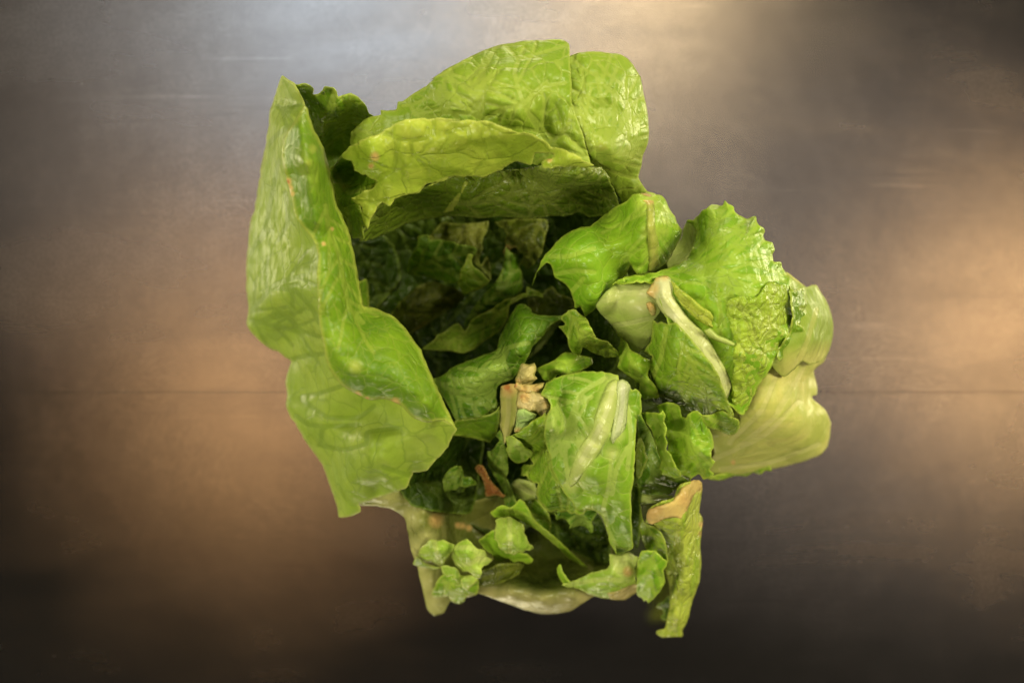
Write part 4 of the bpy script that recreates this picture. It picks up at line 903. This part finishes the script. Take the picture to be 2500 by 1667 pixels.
# drooping leaf at the bottom right
leaf('lettuce_piece', 'dark', 'H 655,1130 665,1105 700,1090 735,1045 760,1100 760,1200 720,1205 690,1200 682,1185 705,1175 695,1140', 'H 655,1130,30 735,1045,40 760,1200,34 690,1200,28', None,
     'dark ragged frill peeking out left of the drooping bottom right leaf', 'lettuce piece', PIECES, nz=2, serr=2.5)
DRP = leaf('lettuce_leaf', 'lime', 'H 590,590 600,540 606,505 640,478 690,455 745,440 775,425 785,395 790,365 810,345 850,330 900,320 930,318 950,335 954,380 945,430 938,480 934,525 952,555 957,600 950,650 942,700 942,780 946,850 942,910 936,970 915,1020 892,1075 876,1140 860,1200 840,1250 826,1275 832,1300 822,1320 800,1318 740,1318 700,1320 662,1295 664,1280 690,1270 715,1262 728,1200 742,1120 746,1050 738,980 728,930 720,890 735,860 730,800 735,760 712,700 690,650 640,600',
     'H 590,590,80 606,505,84 690,455,86 775,425,86 790,365,84 930,318,74 954,380,64 934,525,58 957,600,54 942,700,50 946,850,46 936,970,42 892,1075,36 860,1200,30 826,1275,28 740,1318,26 662,1295,24 715,1262,28 742,1120,34 738,980,40 720,890,44 735,760,56 690,650,70 830,600,78 840,800,66 830,1000,56 800,1200,42 860,420,82', None,
     'long yellow green leaf drooping over the bottom right with a peach coloured top end', 'lettuce leaf', ribs='H 880,430 860,620 830,900 770,1260|H 800,600 780,800 750,950|H 900,560 890,800 840,1080', lat=(6, 100, 25, 1), blister=2.4, vdepth=1.0, nz=1.7, nscale=60, droop=5, droopw=22, jag=0.8, pale=(('H 930,600', 34), ('H 935,470', 30), ('H 900,380', 34)), brown=(('H 940,350', 22), ('H 950,600', 10), ('H 945,660', 9)))
leaf('browned_end', 'apricot', 'H 596,570 604,508 640,478 690,454 745,439 774,424 785,392 792,364 812,344 850,329 900,320 930,318 948,336 945,372 915,400 885,440 870,480 850,520 822,562 790,552 750,556 705,566 665,588 636,604 612,598', 'H 596,570,1.4 812,344,1.4 930,318,1.2 822,562,1.0', DRP, follow=True, bulge=0.5, bulgew=30, nz=1.0, nscale=45, brown=(('H 625,520', 24), ('H 850,440', 24), ('H 660,500', 20)), cell=40, cellamp=0.8)
leaf('lettuce_piece', 'mid', 'H 552,430 560,520 572,570 605,605 645,612 685,650 710,710 728,765 728,800 735,835 715,870 690,850 640,800 600,780 565,700 552,600', 'H 552,430,64 572,570,72 685,650,74 728,800,66 600,780,60 560,650,60', None,
     'dark curled green strip left of the drooping leaf, above the crinkled green piece', 'lettuce piece', PIECES, nz=3, nscale=35, frill=2, frillw=14, ribs='H 580,600 640,680 700,780', lat=(4, 50, 45), blister=2.4)
leaf('lettuce_piece', 'bright', 'H 530,870 548,810 562,770 600,762 640,768 690,800 728,835 722,865 702,895 708,930 720,975 705,1000 688,1030 660,1050 630,1080 608,1102 595,1080 580,1092 570,1070 545,1055 538,1000 532,940', 'H 530,870,56 562,770,68 640,768,70 728,835,60 720,975,52 608,1102,40 545,1055,42 620,900,66 600,1000,56', None,
     'crinkled green piece with torn tip hanging to the left of the drooping leaf', 'lettuce piece', PIECES, nz=3.2, nscale=32, blister=3, serr=2, ribs='H 640,790 610,900 600,1070', lat=(6, 70, 40), vdepth=1.8)

# ---- lower pieces
leaf('lettuce_piece', 'mid', 'G 1040,440 1080,450 1150,545 1160,600 1155,670 1110,640 1060,580 1030,520', 'G 1040,440,52 1150,545,54 1155,670,48 1030,520,50', None,
     'grey green flat piece with a white line, beside the long narrow strip', 'lettuce piece', PIECES, ribs='G 1050,540 1150,575', nz=1)
leaf('lettuce_piece', 'bright', 'G 775,520 815,495 850,478 905,492 940,470 965,440 990,455 1012,482 1040,540 1062,580 1120,630 1172,672 1220,710 1275,760 1340,820 1400,880 1350,865 1290,825 1220,760 1150,702 1100,660 1050,625 1000,590 960,572 900,555 830,562 800,560',
     'G 775,520,56 905,492,64 965,440,66 1062,580,62 1172,672,56 1275,760,48 1400,880,38 1220,760,46 1050,625,54 900,555,58', None,
     'long narrow bright green strip running diagonally across the dark front cup', 'lettuce piece', PIECES, nz=1.8, nscale=40, droop=4, droopw=12, ribs='G 880,510 1000,540 1200,720')
leaf('lettuce_piece', 'olive', 'G 690,905 760,880 830,850 920,850 985,848 985,880 950,925 900,962 820,985 730,1000 690,980', 'G 690,905,44 985,848,44 900,962,38 730,1000,36 830,900,50', None,
     'dark curled scrap lying under the lemon green knobbly piece at the front', 'lettuce piece', PIECES, nz=2.4, nscale=30, ribs='G 720,950 960,870')
KN = leaf('lettuce_piece', 'bright', 'G 702,702 730,680 770,658 800,640 850,700 900,760 1000,780 1030,800 1046,822 1030,840 1005,848 985,835 950,832 920,850 890,830 860,838 830,852 805,820 770,790 740,760 715,735', 'G 702,702,52 770,658,58 1000,780,56 1046,822,52 920,850,48 830,852,46 740,760,48 850,770,56', None,
     'knobbly lemon green piece with torn teeth, touching the long narrow strip', 'lettuce piece', PIECES, gap=4, facet=0.11, jag=2.0, nz=1.4, nscale=50, blister=2, serr=2.5)
leaf('upper_fold', 'chunk', 'G 806,568 840,560 880,556 920,562 955,578 990,600 992,650 1008,700 1030,730 1046,752 1030,768 1005,762 985,778 950,782 930,790 900,782 880,782 850,760 830,742 820,710 795,690 792,650 815,620', 'G 806,568,64 920,562,67 990,600,66 1046,752,56 950,782,56 830,742,56 792,650,60 900,660,70', KN, gap=5, facet=0.11, jag=2.0, nz=1.4, nscale=50, blister=2, serr=3, serrw=12, droop=0, droopw=14, ribs='G 900,570 900,780')
leaf('lettuce_piece', 'mid', 'G 400,1052 408,1010 425,978 455,930 490,900 540,895 590,925 640,920 700,930 712,970 708,1010 690,1042 650,1045 622,1060 608,1090 580,1102 548,1100 525,1080 508,1064 470,1068 430,1064', 'G 400,1052,34 455,930,44 590,925,46 708,970,42 608,1090,34 548,1100,32 508,1064,34 560,1000,46', None,
     'dull green lobed piece, lowest of the chopped chunks at the front left', 'lettuce piece', PIECES, gap=3, facet=0.11, jag=2.0, nz=1.4, nscale=50, blister=2, ribs='G 480,960 550,1060', lat=(3, 50, 45))
leaf('lettuce_piece', 'chunk', 'G 465,872 520,868 565,885 586,915 588,950 570,975 550,955 530,948 545,930 520,925 500,935 470,915', 'G 465,872,50 565,885,54 588,950,48 550,955,48 500,935,46', None,
     'tiny curled yellow chunk between the two pale chopped chunks', 'lettuce piece', PIECES, gap=3, facet=0.11, jag=2.0, nz=1.4, nscale=50, bulge=0.5, bulgew=8)
leaf('lettuce_piece', 'chunk', 'G 590,960 620,930 660,925 700,935 690,965 660,985 630,1012 605,1000', 'G 590,960,48 700,935,50 630,1012,44', None,
     'tiny bright chunk on top of the dull green lobed piece', 'lettuce piece', PIECES, gap=3, facet=0.11, jag=2.0, nz=1.4, nscale=50, bulge=0.5, bulgew=8)
CH = leaf('lettuce_piece', 'chunk', 'G 312,782 325,755 345,735 375,710 405,690 440,695 475,694 510,712 552,730 545,760 525,790 500,825 478,858 450,866 420,850 390,838 350,828 325,810', 'G 312,782,54 405,690,62 552,730,60 478,858,52 390,838,52 430,770,66', None,
     'pale lime chopped chunk with one straight white crease down its middle', 'lettuce piece', PIECES, gap=4, facet=0.11, jag=2.0, nz=1.4, nscale=50, ribs='G 418,705 435,780 458,858', vdepth=-1.2, blister=1.5, thick=0.8)
leaf('side_leaf', 'mid', 'G 278,852 292,825 310,808 340,830 370,850 410,868 465,878 430,888 395,884 350,872 310,865', 'G 278,852,48 310,808,54 465,878,50 395,884,46', CH, nz=1.5, nscale=30, droop=2, lift=False)
leaf('lettuce_piece', 'chunk', 'G 525,805 538,765 560,718 590,700 622,688 650,712 690,750 740,770 752,800 795,828 770,852 735,868 720,885 728,912 700,942 665,925 635,905 605,900 575,880 555,850', 'G 525,805,56 560,718,64 622,688,66 740,770,62 795,828,56 720,885,54 700,942,50 605,900,52 620,790,70', None,
     'pale lime faceted chunk with white rib fragments, beside the creased lime chunk', 'lettuce piece', PIECES, gap=5, facet=0.11, jag=2.0, nz=1.4, nscale=50, ribs='G 560,750 640,745 690,770|G 560,860 650,850 700,820 790,825', vdepth=-1.2, blister=2, thick=0.8, pale=(('G 720,810', 20),))

leaf('lettuce_piece', 'centre', 'F 225,700 262,690 300,712 335,745 372,770 392,800 372,832 335,850 300,862 262,850 238,815 222,765', 'F 225,700,62 300,712,70 392,800,72 335,850,60 238,815,54 300,780,74', None,
     'torn green shred directly below the pale mint stalk block', 'lettuce piece', PIECES, jag=2.2, serr=2.5, frill=2, nz=2.4, nscale=40, ribs='F 240,710 320,780 380,810', lat=(3, 50, 45))

# ---- front right lime piece
FR = leaf('lettuce_piece', 'chunk', 'H 60,985 110,968 170,940 240,908 300,892 340,880 358,850 360,810 358,785 400,792 450,785 492,778 525,800 552,812 540,850 528,880 528,930 535,975 541,1010 525,1040 500,1058 460,1075 420,1082 365,1076 310,1068 250,1048 200,1032 150,1012 100,1002', 'H 60,985,48 240,908,54 358,785,60 492,778,58 552,812,54 541,1010,44 420,1082,40 310,1068,42 200,1032,44 100,1002,46 420,900,62 300,970,57', None,
     'angular lime piece with a yellowed corner and a pointed left tip at the front right', 'lettuce piece', PIECES, nz=2.4, nscale=40, ribs='H 110,985 240,960 330,950 440,960|H 480,960 400,880 400,800', blister=2.6, droop=4, droopw=16, brown=(('H 480,900', 16), ('H 420,1070', 10)), pale=(('H 450,830', 44),))
leaf('pointed_tip', 'bright', 'H 25,880 40,855 48,858 60,900 85,940 108,968 105,990 90,1000 62,975 35,925', 'H 25,880,50 45,856,52 108,968,52 90,1000,46', FR, nz=1, lift=False)
leaf('yellow_base', 'peach', 'H 345,1040 400,1030 445,1010 500,985 535,985 541,1012 525,1042 500,1060 460,1077 420,1084 370,1078', 'H 345,1040,0.6 541,1012,0.6 420,1084,0.3', FR, follow=True, bulge=1, bulgew=14, nz=0.8)
print('TRIANGLES', sum(sum(len(p.vertices) - 2 for p in o.data.polygons) * 2 for o in bpy.data.objects if o.type == 'MESH'))
